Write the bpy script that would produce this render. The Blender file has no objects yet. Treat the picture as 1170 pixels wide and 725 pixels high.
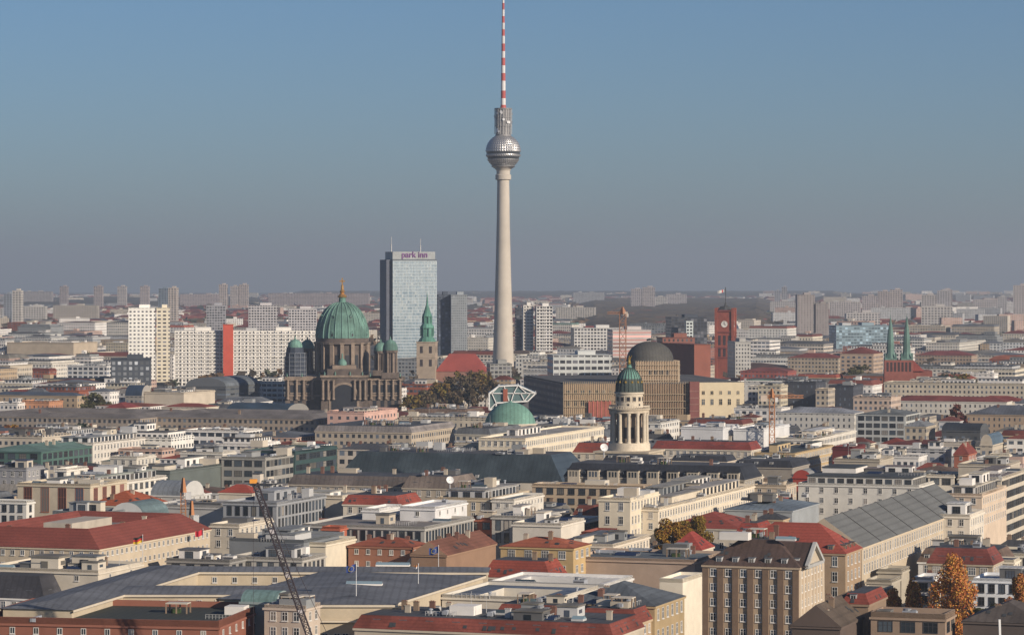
import bpy, bmesh, math, random
from math import sin, cos, pi, radians as R, sqrt, atan2
random.seed(7)
C = bpy.context.scene.collection
sc = bpy.context.scene
# ------------------------------------------------------------------ camera
F, U0, V0, H = 3625.0, 585.0, 315.0, 100.0      # focal length in photo pixels, eye level row, eye height
cam = bpy.data.cameras.new('camera'); camo = bpy.data.objects.new('camera', cam); C.objects.link(camo)
cam.sensor_fit = 'HORIZONTAL'; cam.sensor_width = 36
cam.lens = 36*F/1170; cam.clip_start = 1; cam.clip_end = 90000
cam.shift_y = -(362.5-V0)/1170
camo.location = (0,0,H); camo.rotation_euler = (pi/2,0,0)
sc.camera = camo
# ------------------------------------------------------------------ light
SX, SY, SEL = 0.74, -0.67, 21.0                  # towards the sun, seen from above, and its elevation
world = bpy.data.worlds.new('World'); sc.world = world; world.use_nodes = True
nt = world.node_tree; nt.nodes.clear()
sky = nt.nodes.new('ShaderNodeTexSky'); sky.sky_type = 'NISHITA'; sky.sun_disc = False
sky.sun_elevation = R(SEL); sky.sun_rotation = atan2(SX, SY); sky.altitude = 0
sky.air_density = 0.85; sky.dust_density = 0.6; sky.ozone_density = 6.0
bg = nt.nodes.new('ShaderNodeBackground'); bg.inputs['Strength'].default_value = 0.068
wo = nt.nodes.new('ShaderNodeOutputWorld')
tint = nt.nodes.new('ShaderNodeVectorMath'); tint.operation = 'MULTIPLY'; tint.inputs[1].default_value = (.95,.97,1.01)
nt.links.new(sky.outputs[0], tint.inputs[0]); nt.links.new(tint.outputs[0], bg.inputs[0]); nt.links.new(bg.outputs[0], wo.inputs[0])
sl = bpy.data.lights.new('sun','SUN'); sl.energy = 4.9; sl.angle = R(0.5); sl.color = (1,.86,.70)
so = bpy.data.objects.new('sun', sl); C.objects.link(so)
n = sqrt(SX*SX+SY*SY)
so.rotation_euler = (R(90-SEL), 0, atan2(SX,-SY)); so.location=(0,0,900)
sc.view_settings.view_transform = 'Standard'; sc.view_settings.look = 'None'
sc.view_settings.gamma = 1; sc.view_settings.use_curve_mapping = False
sc.view_settings.exposure = 0.14
sc.render.engine='CYCLES'
sc.cycles.max_bounces = 5; sc.cycles.diffuse_bounces = 2; sc.cycles.glossy_bounces = 2
sc.cycles.volume_bounces = 0; sc.cycles.transparent_max_bounces = 6
# ------------------------------------------------------------------ pixel helpers
def gz(D): return -D*D/(2*7.4e6) if D > 0 else 0.0          # the earth curves away
def P(px, py, z):                                            # point at height z seen at a pixel
    D = F*(H-z)/(py-V0); return ((px-U0)/F*D, D)
def Q(px, D): return (px-U0)/F*D
def ZZ(py, D): return H-(py-V0)*D/F
# ------------------------------------------------------------------ mesh builder
class MB:
    def __init__(s): s.v=[]; s.f=[]; s.m=[]; s.uv=[]
    def quad(s, a,b,c,d, m=0, uv=None):
        i=len(s.v); s.v += [a,b,c,d]; s.f.append((i,i+1,i+2,i+3)); s.m.append(m); s.uv.append(uv or ((0,0),(1,0),(1,1),(0,1)))
    def tri(s, a,b,c, m=0):
        i=len(s.v); s.v += [a,b,c]; s.f.append((i,i+1,i+2)); s.m.append(m); s.uv.append(((0,0),(1,0),(.5,1)))
    def poly(s, pts, m=0):
        i=len(s.v); s.v += pts; s.f.append(tuple(range(i,i+len(pts)))); s.m.append(m); s.uv.append(tuple((p[0],p[1]) for p in pts))
    def box(s, x0,x1,y0,y1,z0,z1, m=0, top=True, bottom=False, mt=None):
        if x1<x0: x0,x1=x1,x0
        if y1<y0: y0,y1=y1,y0
        w=x1-x0; d=y1-y0; h=z1-z0
        s.quad((x0,y0,z0),(x1,y0,z0),(x1,y0,z1),(x0,y0,z1),m,((0,z0),(w,z0),(w,z1),(0,z1)))
        s.quad((x1,y0,z0),(x1,y1,z0),(x1,y1,z1),(x1,y0,z1),m,((0,z0),(d,z0),(d,z1),(0,z1)))
        s.quad((x1,y1,z0),(x0,y1,z0),(x0,y1,z1),(x1,y1,z1),m,((0,z0),(w,z0),(w,z1),(0,z1)))
        s.quad((x0,y1,z0),(x0,y0,z0),(x0,y0,z1),(x0,y1,z1),m,((0,z0),(d,z0),(d,z1),(0,z1)))
        if top: s.quad((x0,y0,z1),(x1,y0,z1),(x1,y1,z1),(x0,y1,z1),m if mt is None else mt,((0,-9),(0.01,-9),(0.01,-9),(0,-9)))
        if bottom: s.quad((x0,y1,z0),(x1,y1,z0),(x1,y0,z0),(x0,y0,z0),m,((0,-9),(0.01,-9),(0.01,-9),(0,-9)))
    def lathe(s, prof, n=24, m=0, cx=0, cy=0, a0=0, a1=2*pi, cap=True):
        rings=[]
        for r,z in prof:
            rings.append([(cx+r*cos(a0+(a1-a0)*k/n), cy+r*sin(a0+(a1-a0)*k/n), z) for k in range(n+1)])
        for i in range(len(prof)-1):
            for k in range(n):
                a,b=rings[i],rings[i+1]
                s.quad(a[k],a[k+1],b[k+1],b[k],m)
        if cap and prof[-1][0]>0.05: s.poly(rings[-1][:n], m)
    def bar(s, p, q, t, m=0, t2=None):
        import mathutils
        p=mathutils.Vector(p); q=mathutils.Vector(q); d=(q-p).normalized()
        up=mathutils.Vector((0,0,1)) if abs(d.z)<.95 else mathutils.Vector((1,0,0))
        a=d.cross(up).normalized()*t/2; b=d.cross(a).normalized()*t/2
        c=[p+a+b,p-a+b,p-a-b,p+a-b]; e=[q+a+b,q-a+b,q-a-b,q+a-b]
        for i in range(4):
            j=(i+1)%4; s.quad(tuple(c[i]),tuple(c[j]),tuple(e[j]),tuple(e[i]),m)
        s.quad(*[tuple(x) for x in c[::-1]],m); s.quad(*[tuple(x) for x in e],m)
    def mesh(s, name, mats, smooth=False):
        me=bpy.data.meshes.new(name); me.from_pydata(s.v,[],s.f)
        for mt in (mats if isinstance(mats,(list,tuple)) else [mats]): me.materials.append(mt)
        me.polygons.foreach_set('material_index', s.m)
        ul=me.uv_layers.new(name='UVMap'); flat=[]
        for u in s.uv:
            for t in u: flat += [t[0],t[1]]
        ul.data.foreach_set('uv', flat)
        me.update()
        bm=bmesh.new(); bm.from_mesh(me)
        if smooth: bmesh.ops.remove_doubles(bm, verts=bm.verts, dist=1e-4)
        bmesh.ops.recalc_face_normals(bm, faces=bm.faces) if smooth else None
        bm.to_mesh(me); bm.free()
        if smooth:
            me.polygons.foreach_set('use_smooth', [True]*len(me.polygons)); me.set_sharp_from_angle(angle=R(35))
        return me
    def build(s, name, mats, parent=None, loc=(0,0,0), rz=0, smooth=False):
        return ob(name, s.mesh(name, mats, smooth), parent, loc, rz)
def ob(name, me, parent=None, loc=(0,0,0), rz=0, scale=None):
    o=bpy.data.objects.new(name, me); C.objects.link(o); o.location=loc; o.rotation_euler=(0,0,rz)
    if scale: o.scale=scale
    if parent: o.parent=parent
    return o
def tag(o, label=None, cat=None, group=None, kind=None):
    if label: o['label']=label
    if cat: o['category']=cat
    if group: o['group']=group
    if kind: o['kind']=kind
    return o
def empty(name, loc, rz=0):
    o=bpy.data.objects.new(name,None); C.objects.link(o); o.location=loc; o.rotation_euler=(0,0,rz); return o
# ------------------------------------------------------------------ materials
MC={}
def mat(col, rough=.85, metal=0, var=.18, scale=.15, key=None, spec=.3, emit=None):
    k=('m',tuple(round(c,3) for c in col),rough,metal,var,scale,key)
    if k in MC: return MC[k]
    m=bpy.data.materials.new('surface'); m.use_nodes=True; t=m.node_tree; N=t.nodes; L=t.links
    b=N['Principled BSDF']; b.inputs['Roughness'].default_value=rough; b.inputs['Metallic'].default_value=metal
    b.inputs['Specular IOR Level'].default_value=spec
    tc=N.new('ShaderNodeTexCoord'); no=N.new('ShaderNodeTexNoise'); no.inputs['Scale'].default_value=scale; no.inputs['Detail'].default_value=6; no.inputs['Roughness'].default_value=.7
    L.new(tc.outputs['Object'],no.inputs['Vector'])
    mp=N.new('ShaderNodeMapRange'); mp.inputs[1].default_value=.3; mp.inputs[2].default_value=.7; mp.inputs[3].default_value=1-var; mp.inputs[4].default_value=1+var
    L.new(no.outputs[0],mp.inputs[0])
    oi=N.new('ShaderNodeObjectInfo'); ma=N.new('ShaderNodeMath'); ma.operation='MULTIPLY_ADD'; ma.inputs[1].default_value=.14; ma.inputs[2].default_value=.93
    L.new(oi.outputs['Random'],ma.inputs[0])
    mu=N.new('ShaderNodeMath'); mu.operation='MULTIPLY'; L.new(mp.outputs[0],mu.inputs[0]); L.new(ma.outputs[0],mu.inputs[1])
    vm=N.new('ShaderNodeVectorMath'); vm.operation='SCALE'; vm.inputs[0].default_value=col[:3]; L.new(mu.outputs[0],vm.inputs['Scale'])
    L.new(vm.outputs[0],b.inputs['Base Color'])
    MC[k]=m; return m
def roofmat(col, seam=0, patch=.3, rough=.8):
    """a roof: patchy noise plus optional seams or tile courses"""
    k=('r',tuple(round(c,3) for c in col),seam,patch,rough)
    if k in MC: return MC[k]
    m=bpy.data.materials.new('roof_surface'); m.use_nodes=True; t=m.node_tree; N=t.nodes; L=t.links
    b=N['Principled BSDF']; b.inputs['Roughness'].default_value=rough; b.inputs['Specular IOR Level'].default_value=.3
    tc=N.new('ShaderNodeTexCoord')
    n1=N.new('ShaderNodeTexNoise'); n1.inputs['Scale'].default_value=.09; n1.inputs['Detail'].default_value=5
    n2=N.new('ShaderNodeTexNoise'); n2.inputs['Scale'].default_value=1.6; n2.inputs['Detail'].default_value=3
    vo=N.new('ShaderNodeTexVoronoi'); vo.inputs['Scale'].default_value=.12 if patch>.16 else .004
    for q in (n1,n2,vo): L.new(tc.outputs['Object'],q.inputs['Vector'])
    def mr(src,a,bb,c,d):
        q=N.new('ShaderNodeMapRange'); q.inputs[1].default_value=a; q.inputs[2].default_value=bb; q.inputs[3].default_value=c; q.inputs[4].default_value=d; L.new(src,q.inputs[0]); return q.outputs[0]
    def mul(a,bb):
        q=N.new('ShaderNodeMath'); q.operation='MULTIPLY'; L.new(a,q.inputs[0]); L.new(bb,q.inputs[1]); return q.outputs[0]
    sp=N.new('ShaderNodeSeparateColor'); L.new(vo.outputs['Color'],sp.inputs[0])
    f=mul(mul(mr(n1.outputs[0],.3,.7,1-patch,1+patch), mr(n2.outputs[0],.3,.7,.85,1.15)), mr(sp.outputs[0],0,1,1-patch*.5,1+patch*.5))
    if col[0]>col[1]*1.15 or patch<.2 or True:
        wz=N.new('ShaderNodeTexWave'); wz.bands_direction='Z' if col[0]>1.8*col[1] else 'X'; wz.inputs['Scale'].default_value=.42 if col[0]>1.8*col[1] else .16; wz.inputs['Distortion'].default_value=.6; wz.inputs['Detail Scale'].default_value=.5; L.new(tc.outputs['Object'],wz.inputs['Vector'])
        f=mul(f, mr(wz.outputs[1],0,.35,.80,1))
    if seam:
        w=N.new('ShaderNodeTexWave'); w.inputs['Scale'].default_value=seam; w.bands_direction='DIAGONAL'; L.new(tc.outputs['Object'],w.inputs['Vector'])
        f=mul(f, mr(w.outputs[1],0,.25,.72,1))
    oi=N.new('ShaderNodeObjectInfo'); f=mul(f, mr(oi.outputs['Random'],0,1,.88,1.12))
    vm=N.new('ShaderNodeVectorMath'); vm.operation='SCALE'; vm.inputs[0].default_value=col[:3]; L.new(f,vm.inputs['Scale'])
    L.new(vm.outputs[0],b.inputs['Base Color'])
    MC[k]=m; return m
def farwall(col, bay=3.0, storey=3.2, fw=.5, fh=.5, glass=(.05,.06,.075), var=.12):
    """wall of a far building: openings one to three pixels wide, laid out in wall metres (uv)"""
    k=('f',tuple(round(c,3) for c in col),bay,storey,fw,fh,tuple(glass))
    if k in MC: return MC[k]
    m=bpy.data.materials.new('facade'); m.use_nodes=True; t=m.node_tree; N=t.nodes; L=t.links
    b=N['Principled BSDF']; b.inputs['Specular IOR Level'].default_value=.4
    uv=N.new('ShaderNodeUVMap'); s=N.new('ShaderNodeSeparateXYZ'); L.new(uv.outputs[0],s.inputs[0])
    def mth(op,a,bv,c=None):
        q=N.new('ShaderNodeMath'); q.operation=op
        for i,v in enumerate((a,bv) if c is None else (a,bv,c)):
            if isinstance(v,(int,float)): q.inputs[i].default_value=v
            else: L.new(v,q.inputs[i])
        return q.outputs[0]
    fx=mth('FRACT',mth('DIVIDE',s.outputs[0],bay),0); fy=mth('FRACT',mth('DIVIDE',s.outputs[1],storey),0)
    ix=mth('COMPARE',fx,.5,fw/2); iy=mth('COMPARE',fy,.55,fh/2)
    pos=mth('GREATER_THAN',s.outputs[1],0.0)
    msk=mth('MULTIPLY',mth('MULTIPLY',ix,iy),pos)
    # every opening its own brightness (blinds, reflections)
    cx=mth('FLOOR',mth('DIVIDE',s.outputs[0],bay),0); cy=mth('FLOOR',mth('DIVIDE',s.outputs[1],storey),0)
    cb=N.new('ShaderNodeCombineXYZ'); L.new(cx,cb.inputs[0]); L.new(cy,cb.inputs[1])
    wn=N.new('ShaderNodeTexWhiteNoise'); wn.noise_dimensions='3D'; L.new(cb.outputs[0],wn.inputs['Vector'])
    tc=N.new('ShaderNodeTexCoord'); no=N.new('ShaderNodeTexNoise'); no.inputs['Scale'].default_value=.12; no.inputs['Detail'].default_value=5; L.new(tc.outputs['Object'],no.inputs['Vector'])
    mp=N.new('ShaderNodeMapRange'); mp.inputs[1].default_value=.3; mp.inputs[2].default_value=.7; mp.inputs[3].default_value=1-var; mp.inputs[4].default_value=1+var; L.new(no.outputs[0],mp.inputs[0])
    oi=N.new('ShaderNodeObjectInfo'); rr=mth('MULTIPLY_ADD',oi.outputs['Random'],.16,.92)
    vm=N.new('ShaderNodeVectorMath'); vm.operation='SCALE'; vm.inputs[0].default_value=col[:3]; L.new(mth('MULTIPLY',mp.outputs[0],rr),vm.inputs['Scale'])
    gm=N.new('ShaderNodeVectorMath'); gm.operation='SCALE'; gm.inputs[0].default_value=glass; L.new(mth('MULTIPLY_ADD',mth('POWER',wn.outputs[0],3),3.0,.6),gm.inputs['Scale'])
    mx=N.new('ShaderNodeMix'); mx.data_type='VECTOR'; L.new(msk,mx.inputs[0]); L.new(vm.outputs[0],mx.inputs[4]); L.new(gm.outputs[0],mx.inputs[5])
    L.new(mx.outputs[1],b.inputs['Base Color'])
    L.new(mth('MULTIPLY_ADD',msk,-.55,.85),b.inputs['Roughness'])
    MC[k]=m; return m
def glassmat_old(col=(.03,.04,.05), rough=.12, var=.4):
    k=('g',tuple(col),rough)
    if k in MC: return MC[k]
    m=mat(col,rough,0,var,.5,key='g%s'%rough,spec=.8); MC[k]=m; return m
def glassmat(col=(.03,.04,.05), rough=.12, var=.4):
    k=('g2',tuple(col),rough)
    if k in MC: return MC[k]
    m=bpy.data.materials.new('glass'); m.use_nodes=True; t=m.node_tree; N=t.nodes; L=t.links; b=N['Principled BSDF']; b.inputs['Roughness'].default_value=rough; b.inputs['Specular IOR Level'].default_value=.7
    oi=N.new('ShaderNodeObjectInfo'); cr=N.new('ShaderNodeValToRGB'); cr.color_ramp.interpolation='CONSTANT'; e=cr.color_ramp.elements
    e[0].color=(*[c*.5 for c in col],1); e[0].position=0; e[1].color=(*col,1); e[1].position=.3
    for p,c in ((.55,[q*2.2+.01 for q in col]),(.78,(.16,.15,.13)),(.86,(.34,.31,.27)),(.92,(.08,.10,.13))):
        x=e.new(p); x.color=(*c,1)
    L.new(oi.outputs['Random'],cr.inputs[0]); L.new(cr.outputs[0],b.inputs['Base Color'])
    MC[k]=m; return m
WHITE=(.74,.71,.66); CREAM=(.59,.53,.43); TAN=(.42,.32,.21); BEIGE=(.48,.42,.33); PINK=(.52,.37,.30); BROWN=(.25,.18,.125)
BRICK=(.30,.10,.06); GREY=(.27,.28,.28); LGREY=(.48,.48,.47); DARK=(.045,.05,.06); YELLOW=(.55,.42,.20)
RED=(.21,.045,.032); ORANGE=(.36,.09,.045); DRED=(.13,.04,.032); SLATE=(.115,.125,.14); DGREY=(.07,.073,.08); GRAVEL=(.17,.16,.14)
ZINC=(.34,.36,.39); COPPER=(.11,.17,.145); GREENDK=(.085,.11,.09); BROWNR=(.15,.105,.08); BLACKR=(.03,.033,.042)
# ------------------------------------------------------------------ shared little meshes
FR_W=mat((.62,.60,.56),.6,key='frame'); GL=glassmat()
def win_mesh(w,h,frame=None,bars=1,depth=.10,glass=None,sill=True):
    b=MB(); t=.14
    b.quad((-w/2,-.03,0),(w/2,-.03,0),(w/2,-.03,h),(-w/2,-.03,h),1)
    for a in ((-w/2-t,-w/2,-t,h+t),(w/2,w/2+t,-t,h+t),(-w/2,w/2,h,h+t),(-w/2,w/2,-t,0)):
        b.box(a[0],a[1],-depth,-.002,a[2],a[3],0,True,True)
    if sill: b.box(-w/2-t-.1,w/2+t+.1,-depth-.15,-.004,-t-.14,-t-.002,0,True,True)
    for i in range(bars):
        x=-w/2+w*(i+1)/(bars+1); b.box(x-.06,x+.06,-.08,-.03,0,h,0,False)
    if bars and h>1.5: b.box(-w/2,w/2,-.075,-.03,h*.62,h*.62+.1,0,True,True)
    return b.mesh('window',[frame or FR_W, glass or GL])
WSTY={}
def W(style):
    if style in WSTY: return WSTY[style]
    dk=mat((.06,.06,.065),.5,key='darkframe')
    d=dict(plain=(win_mesh(1.25,1.9),1.25,1.9), cross=(win_mesh(1.35,1.75,mat((.72,.70,.66),.6,key='wf'),1),1.35,1.75), tall=(win_mesh(1.3,2.5),1.3,2.5), wide=(win_mesh(2.3,1.9,dk,2),2.3,1.9),
        small=(win_mesh(1.0,1.3),1.0,1.3), dark=(win_mesh(1.5,2.1,dk,1),1.5,2.1), pair=(win_mesh(1.9,2.0,FR_W,3),1.9,2.0),
        fin=(win_mesh(1.5,3.0,dk,0,sill=False),1.5,3.0), arch=(win_mesh(3.0,8.5,mat((.33,.13,.08),.7,key='rb'),2,glass=glassmat((.12,.06,.05),.3)),3.0,8.5),
        big=(win_mesh(3.2,2.3,dk,2,sill=False),3.2,2.3))
    WSTY.update(d); return WSTY[style]
UC={}
def unit(kind,col):
    k=(kind,tuple(col))
    if k in UC: return UC[k]
    b=MB(); m=mat(col,.8,0,.12,.6,key='unit'); mm=[m]
    if kind=='box': b.box(-.5,.5,-.5,.5,0,1)
    if kind=='house':
        b.box(-.5,.5,-.5,.5,0,.86); b.box(-.54,.54,-.54,.54,.86,1,1,True,True); b.box(-.12,.12,-.52,-.4,.05,.6,2); b.box(.4,.515,-.3,.1,.3,.62,2)
        mm=[m,roofmat(GRAVEL),GL]
    if kind=='hvac':
        b.box(-.5,.5,-.5,.5,0,.7); b.lathe([(.3,.7),(.3,1.0)],10,1,-.2,0); b.box(.15,.45,-.3,.3,.7,.85,1); b.box(-.45,.45,-.51,-.49,.15,.55,2); mm=[m,mat((.3,.31,.32),.5,.3,key='hv'),mat((.1,.1,.11),.6)]
    if kind=='chimney':
        b.box(-.5,.5,-.5,.5,0,.85); b.box(-.6,.6,-.6,.6,.85,.92,0,True,True); b.lathe([(.2,.92),(.17,1.0)],8,1,-.2); b.lathe([(.2,.92),(.17,1.0)],8,1,.22); mm=[m,mat((.2,.1,.07))]
    if kind=='vent':
        b.lathe([(.3,0),(.3,.7),(.5,.72),(.5,.9),(.1,1)],10); 
    if kind=='skylight':
        b.box(-.5,.5,-.5,.5,0,.4); b.quad((-.5,-.5,.4),(.5,-.5,.4),(.5,0,1),(-.5,0,1),1); b.quad((.5,.5,.4),(-.5,.5,.4),(-.5,0,1),(.5,0,1),1); b.tri((.5,-.5,.4),(.5,.5,.4),(.5,0,1),1); b.tri((-.5,.5,.4),(-.5,-.5,.4),(-.5,0,1),1); mm=[m,glassmat((.10,.14,.16),.15)]
    if kind=='dormer':   # front face at y=0, 1.6 wide, 1.7 high, 3 deep
        b.box(-.8,.8,0,3,0,1.7); b.box(-.95,.95,-.15,3,1.7,1.85,1,True,True); b.box(-.5,.5,-.04,.02,.35,1.45,2); mm=[m,roofmat(SLATE),GL]
        b.box(-.04,.04,-.07,-.03,.35,1.45,0)
    if kind=='duct':
        b.box(-.5,.5,-.12,.12,.25,.8); b.box(-.5,-.38,-.5,.12,.25,.8); b.box(.1,.2,-.12,.45,.25,.7)
        for x in (-.4,0,.4): b.box(x-.03,x+.03,-.1,.1,0,.25,1)
        mm=[m,mat((.2,.2,.2))]
    if kind=='rail':
        for k2 in range(9): b.box(-.5+k2/8-.006,-.5+k2/8+.006,-.5,-.485,0,1); 
        b.box(-.5,.5,-.505,-.48,.94,1,0,True,True); b.box(-.5,.5,-.5,-.485,.45,.5,0,True,True); b.box(.485,.505,-.5,.5,.94,1,0,True,True)
        for k2 in range(6): b.box(.485,.5,-.5+k2/5-.006,-.5+k2/5+.006,0,1)
    if kind=='solar':
        for j in range(4):
            y=-.5+j*.27; b.quad((-.5,y,.1),(.5,y,.1),(.5,y+.2,.8),(-.5,y+.2,.8),1); b.quad((.5,y+.21,.75),(-.5,y+.21,.75),(-.5,y+.21,0),(.5,y+.21,0),0)
        mm=[m,mat((.02,.035,.08),.2,0,.1,key='pv')]
    if kind=='pergola':
        for x in (-.48,0,.48):
            for y in (-.46,.46): b.box(x-.03,x+.03,y-.03,y+.03,0,.9)
        b.box(-.5,.5,-.5,.5,.9,1,1,True,True); b.box(-.3,.1,-.2,.2,0,.4,2); mm=[m,mat((.55,.5,.42)),mat((.05,.08,.03),.9,0,.4,3)]
    if kind=='mast': b.lathe([(.5,0),(.5,.5),(.25,.5),(.25,1)],6)
    me=b.mesh(kind,mm); UC[k]=me; return me
# ------------------------------------------------------------------ buildings
FP=[]          # placed footprints (cx,cy,hw,hd,theta)
REG=[]         # every building: dict for labels, occlusion
TH=R(19)
def axes(th): return (cos(th),-sin(th)),(sin(th),cos(th))
def overlap(A,B,mar=0):
    if (A[0]-B[0])**2+(A[1]-B[1])**2 > (sqrt(A[2]**2+A[3]**2)+sqrt(B[2]**2+B[3]**2)+mar)**2: return False
    for T in (A,B):
        for ax in axes(T[4]):
            def ext(X):
                a,b=axes(X[4]); return X[2]*abs(a[0]*ax[0]+a[1]*ax[1])+X[3]*abs(b[0]*ax[0]+b[1]*ax[1])
            if abs((A[0]-B[0])*ax[0]+(A[1]-B[1])*ax[1]) > ext(A)+ext(B)+mar: return False
    return True
def rect_ring(b, hw,hd,wd, z0,z1, m, outer=True):
    pass
def roof_gable_ring(b, hw, hd, wd, z, h, ov=.5, m=0):
    """four wings round a court, ridge along each wing"""
    o=[(-hw-ov,-hd-ov),(hw+ov,-hd-ov),(hw+ov,hd+ov),(-hw-ov,hd+ov)]
    r=[(-hw+wd/2,-hd+wd/2),(hw-wd/2,-hd+wd/2),(hw-wd/2,hd-wd/2),(-hw+wd/2,hd-wd/2)]
    i_=[(-hw+wd,-hd+wd),(hw-wd,-hd+wd),(hw-wd,hd-wd),(-hw+wd,hd-wd)]
    for k in range(4):
        j=(k+1)%4
        b.quad((*o[k],z),(*o[j],z),(*r[j],z+h),(*r[k],z+h),m)
        b.quad((*r[k],z+h),(*r[j],z+h),(*i_[j],z),(*i_[k],z),m)
def roof_hip(b,hw,hd,z,h,ov=.5,m=0,gable=False,axis=None):
    X=hw+ov; Y=hd+ov
    ax = axis or ('x' if hw>=hd else 'y')
    if ax=='x':
        k=0 if gable else min(Y,X*.9); p,q=(-X+k,0,z+h),(X-k,0,z+h)
        b.quad((-X,-Y,z),(X,-Y,z),q,p,m); b.quad((X,Y,z),(-X,Y,z),p,q,m); b.tri((X,-Y,z),(X,Y,z),q,1 if gable else m); b.tri((-X,Y,z),(-X,-Y,z),p,1 if gable else m)
    else:
        k=0 if gable else min(X,Y*.9); p,q=(0,-Y+k,z+h),(0,Y-k,z+h)
        b.quad((X,-Y,z),(X,Y,z),q,p,m); b.quad((-X,Y,z),(-X,-Y,z),p,q,m); b.tri((-X,-Y,z),(X,-Y,z),p,1 if gable else m); b.tri((X,Y,z),(-X,Y,z),q,1 if gable else m)
    b.quad((-X,Y,z),(X,Y,z),(X,-Y,z),(-X,-Y,z),m)
def put_windows(root,hw,hd,z,style,bay,storey,D,vis=3,faces='WS',top=1.0,mx=100,m0=1.6):
    me,ww,wh=W(style); cnt=0
    jobs=[]
    for f in faces:
        L=2*hw if f=='W' else 2*hd
        n=max(1,int((L-m0)/bay)); b_=(L-m0)/n
        for r in range(vis):
            zz=z-top-wh-r*storey
            if zz<1: continue
            for k in range(n): jobs.append((r,f,-L/2+m0/2+b_*(k+.5),zz))
    jobs.sort(key=lambda j:(j[0],0 if j[1]=='S' else 1))
    for r,f,u,zz in jobs[:mx]:
        if f=='W': ob('window',me,root,(u,-hd,zz),0)
        else: ob('window',me,root,(hw,u,zz),pi/2)
        cnt+=1
    return cnt
NW=[0]
def building(label,cx,cy,th,w,d,z,col,roof='flat',rcol=GRAVEL,rh=5.0,win='plain',bay=3.2,storey=3.6,vis=3,faces='WS',cat='building',name='building',
             wd=13,clutter=None,dorm=0,attic=0,group=None,par=.7,gable=False,axis=None,dcol=None,yb=None,cornice=True,seam=0,far=None,fw=.5,fh=.5,rpatch=.3,glass=(.05,.06,.075),desc=None,chim=None,rng=None,inset=None,gloss=.8):
    rng=rng or random.Random(int(cx*7+cy*13))
    if rcol[0]>2.6*rcol[1] and rcol[0]>.2: rcol=(rcol[0]*.74,max(rcol[1],.045)*.95,max(rcol[2],.032)*.95)
    if roof in('hip','mansard') and cy>1000 and rh<11: rh*=.72
    D=cy; g0=gz(D); root=empty(name,(cx,cy,g0),-th)
    tag(root,label,cat,group)
    hw,hd=w/2,d/2; z=z-g0
    far = (D>1500) if far is None else far
    wm = farwall(col,bay,storey,fw,fh,glass) if far else mat(col,.85,0,.14,.14,key='wall')
    tm = mat(tuple(min(.85,c*1.12) for c in col),.8,0,.08,.3,key='trim')
    b=MB()
    ring = roof.startswith('ring')
    p = par if roof in('flat','ringflat') else 0
    b.box(-hw,hw,-hd,hd,0,z+p,0,top=False)
    if roof in('flat','mansard','vault') or ring:
        t=.45
        if p:
            for (x0,x1,y0,y1) in ((-hw,hw,-hd,-hd+t),(-hw,hw,hd-t,hd),(-hw,-hw+t,-hd+t,hd-t),(hw-t,hw,-hd+t,hd-t)):
                b.box(x0,x1,y0,y1,z-.3,z+p+.03,1)
        if ring:
            x0,x1,y0,y1=-hw+wd,hw-wd,-hd+wd,hd-wd
            b.quad((x0,y1,0),(x1,y1,0),(x1,y1,z),(x0,y1,z),0,((0,0),(x1-x0,0),(x1-x0,z),(0,z)))
            b.quad((x1,y0,0),(x0,y0,0),(x0,y0,z),(x1,y0,z),0,((0,0),(x1-x0,0),(x1-x0,z),(0,z)))
            b.quad((x0,y0,0),(x0,y1,0),(x0,y1,z),(x0,y0,z),0,((0,0),(y1-y0,0),(y1-y0,z),(0,z)))
            b.quad((x1,y1,0),(x1,y0,0),(x1,y0,z),(x1,y1,z),0,((0,0),(y1-y0,0),(y1-y0,z),(0,z)))
            b.quad((x0,y0,.3),(x1,y0,.3),(x1,y1,.3),(x0,y1,.3),1,((0,-9),)*4)
    if cornice:
        zc=z-.55
        for (x0,x1,y0,y1) in ((-hw-.35,hw+.35,-hd-.35,-hd-.003),(-hw-.35,hw+.35,hd+.003,hd+.35),(-hw-.35,-hw-.003,-hd-.003,hd+.003),(hw+.003,hw+.35,-hd-.003,hd+.003)):
            b.box(x0,x1,y0,y1,zc,z-.05,1,True,True)
    b.build('wall',[wm,tm],root)
    rm=roofmat(rcol,seam,rpatch,gloss); rb=MB(); rr=None
    topz=z
    if roof=='flat':
        rb.quad((-hw+.45,-hd+.45,z),(hw-.45,-hd+.45,z),(hw-.45,hd-.45,z),(-hw+.45,hd-.45,z)); rr=rb.build('roof',rm,root); topz=z
    elif roof=='hip':
        roof_hip(rb,hw,hd,z,rh,gable=gable,axis=axis); rr=rb.build('roof',[rm,wm],root); topz=z+rh
    elif roof=='ring':
        roof_gable_ring(rb,hw,hd,wd,z,rh); rr=rb.build('roof',rm,root); topz=z+rh
    elif roof=='ringflat':
        t=.45
        for (x0,x1,y0,y1) in ((-hw+t,hw-t,-hd+t,-hd+wd),(-hw+t,hw-t,hd-wd,hd-t),(-hw+t,-hw+wd,-hd+wd,hd-wd),(hw-wd,hw-t,-hd+wd,hd-wd)):
            rb.quad((x0,y0,z),(x1,y0,z),(x1,y1,z),(x0,y1,z))
        rr=rb.build('roof',rm,root); topz=z
    elif roof=='mansard':
        i=min(inset or rh*.55,hw*.85,hd*.85); X,Y=hw+.4,hd+.4
        lo=[(-X,-Y,z),(X,-Y,z),(X,Y,z),(-X,Y,z)]; hi=[(-X+i,-Y+i,z+rh),(X-i,-Y+i,z+rh),(X-i,Y-i,z+rh),(-X+i,Y-i,z+rh)]
        for k in range(4): rb.quad(lo[k],lo[(k+1)%4],hi[(k+1)%4],hi[k],0)
        rb.quad(*hi,1); rb.quad(*lo[::-1],0)
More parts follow.
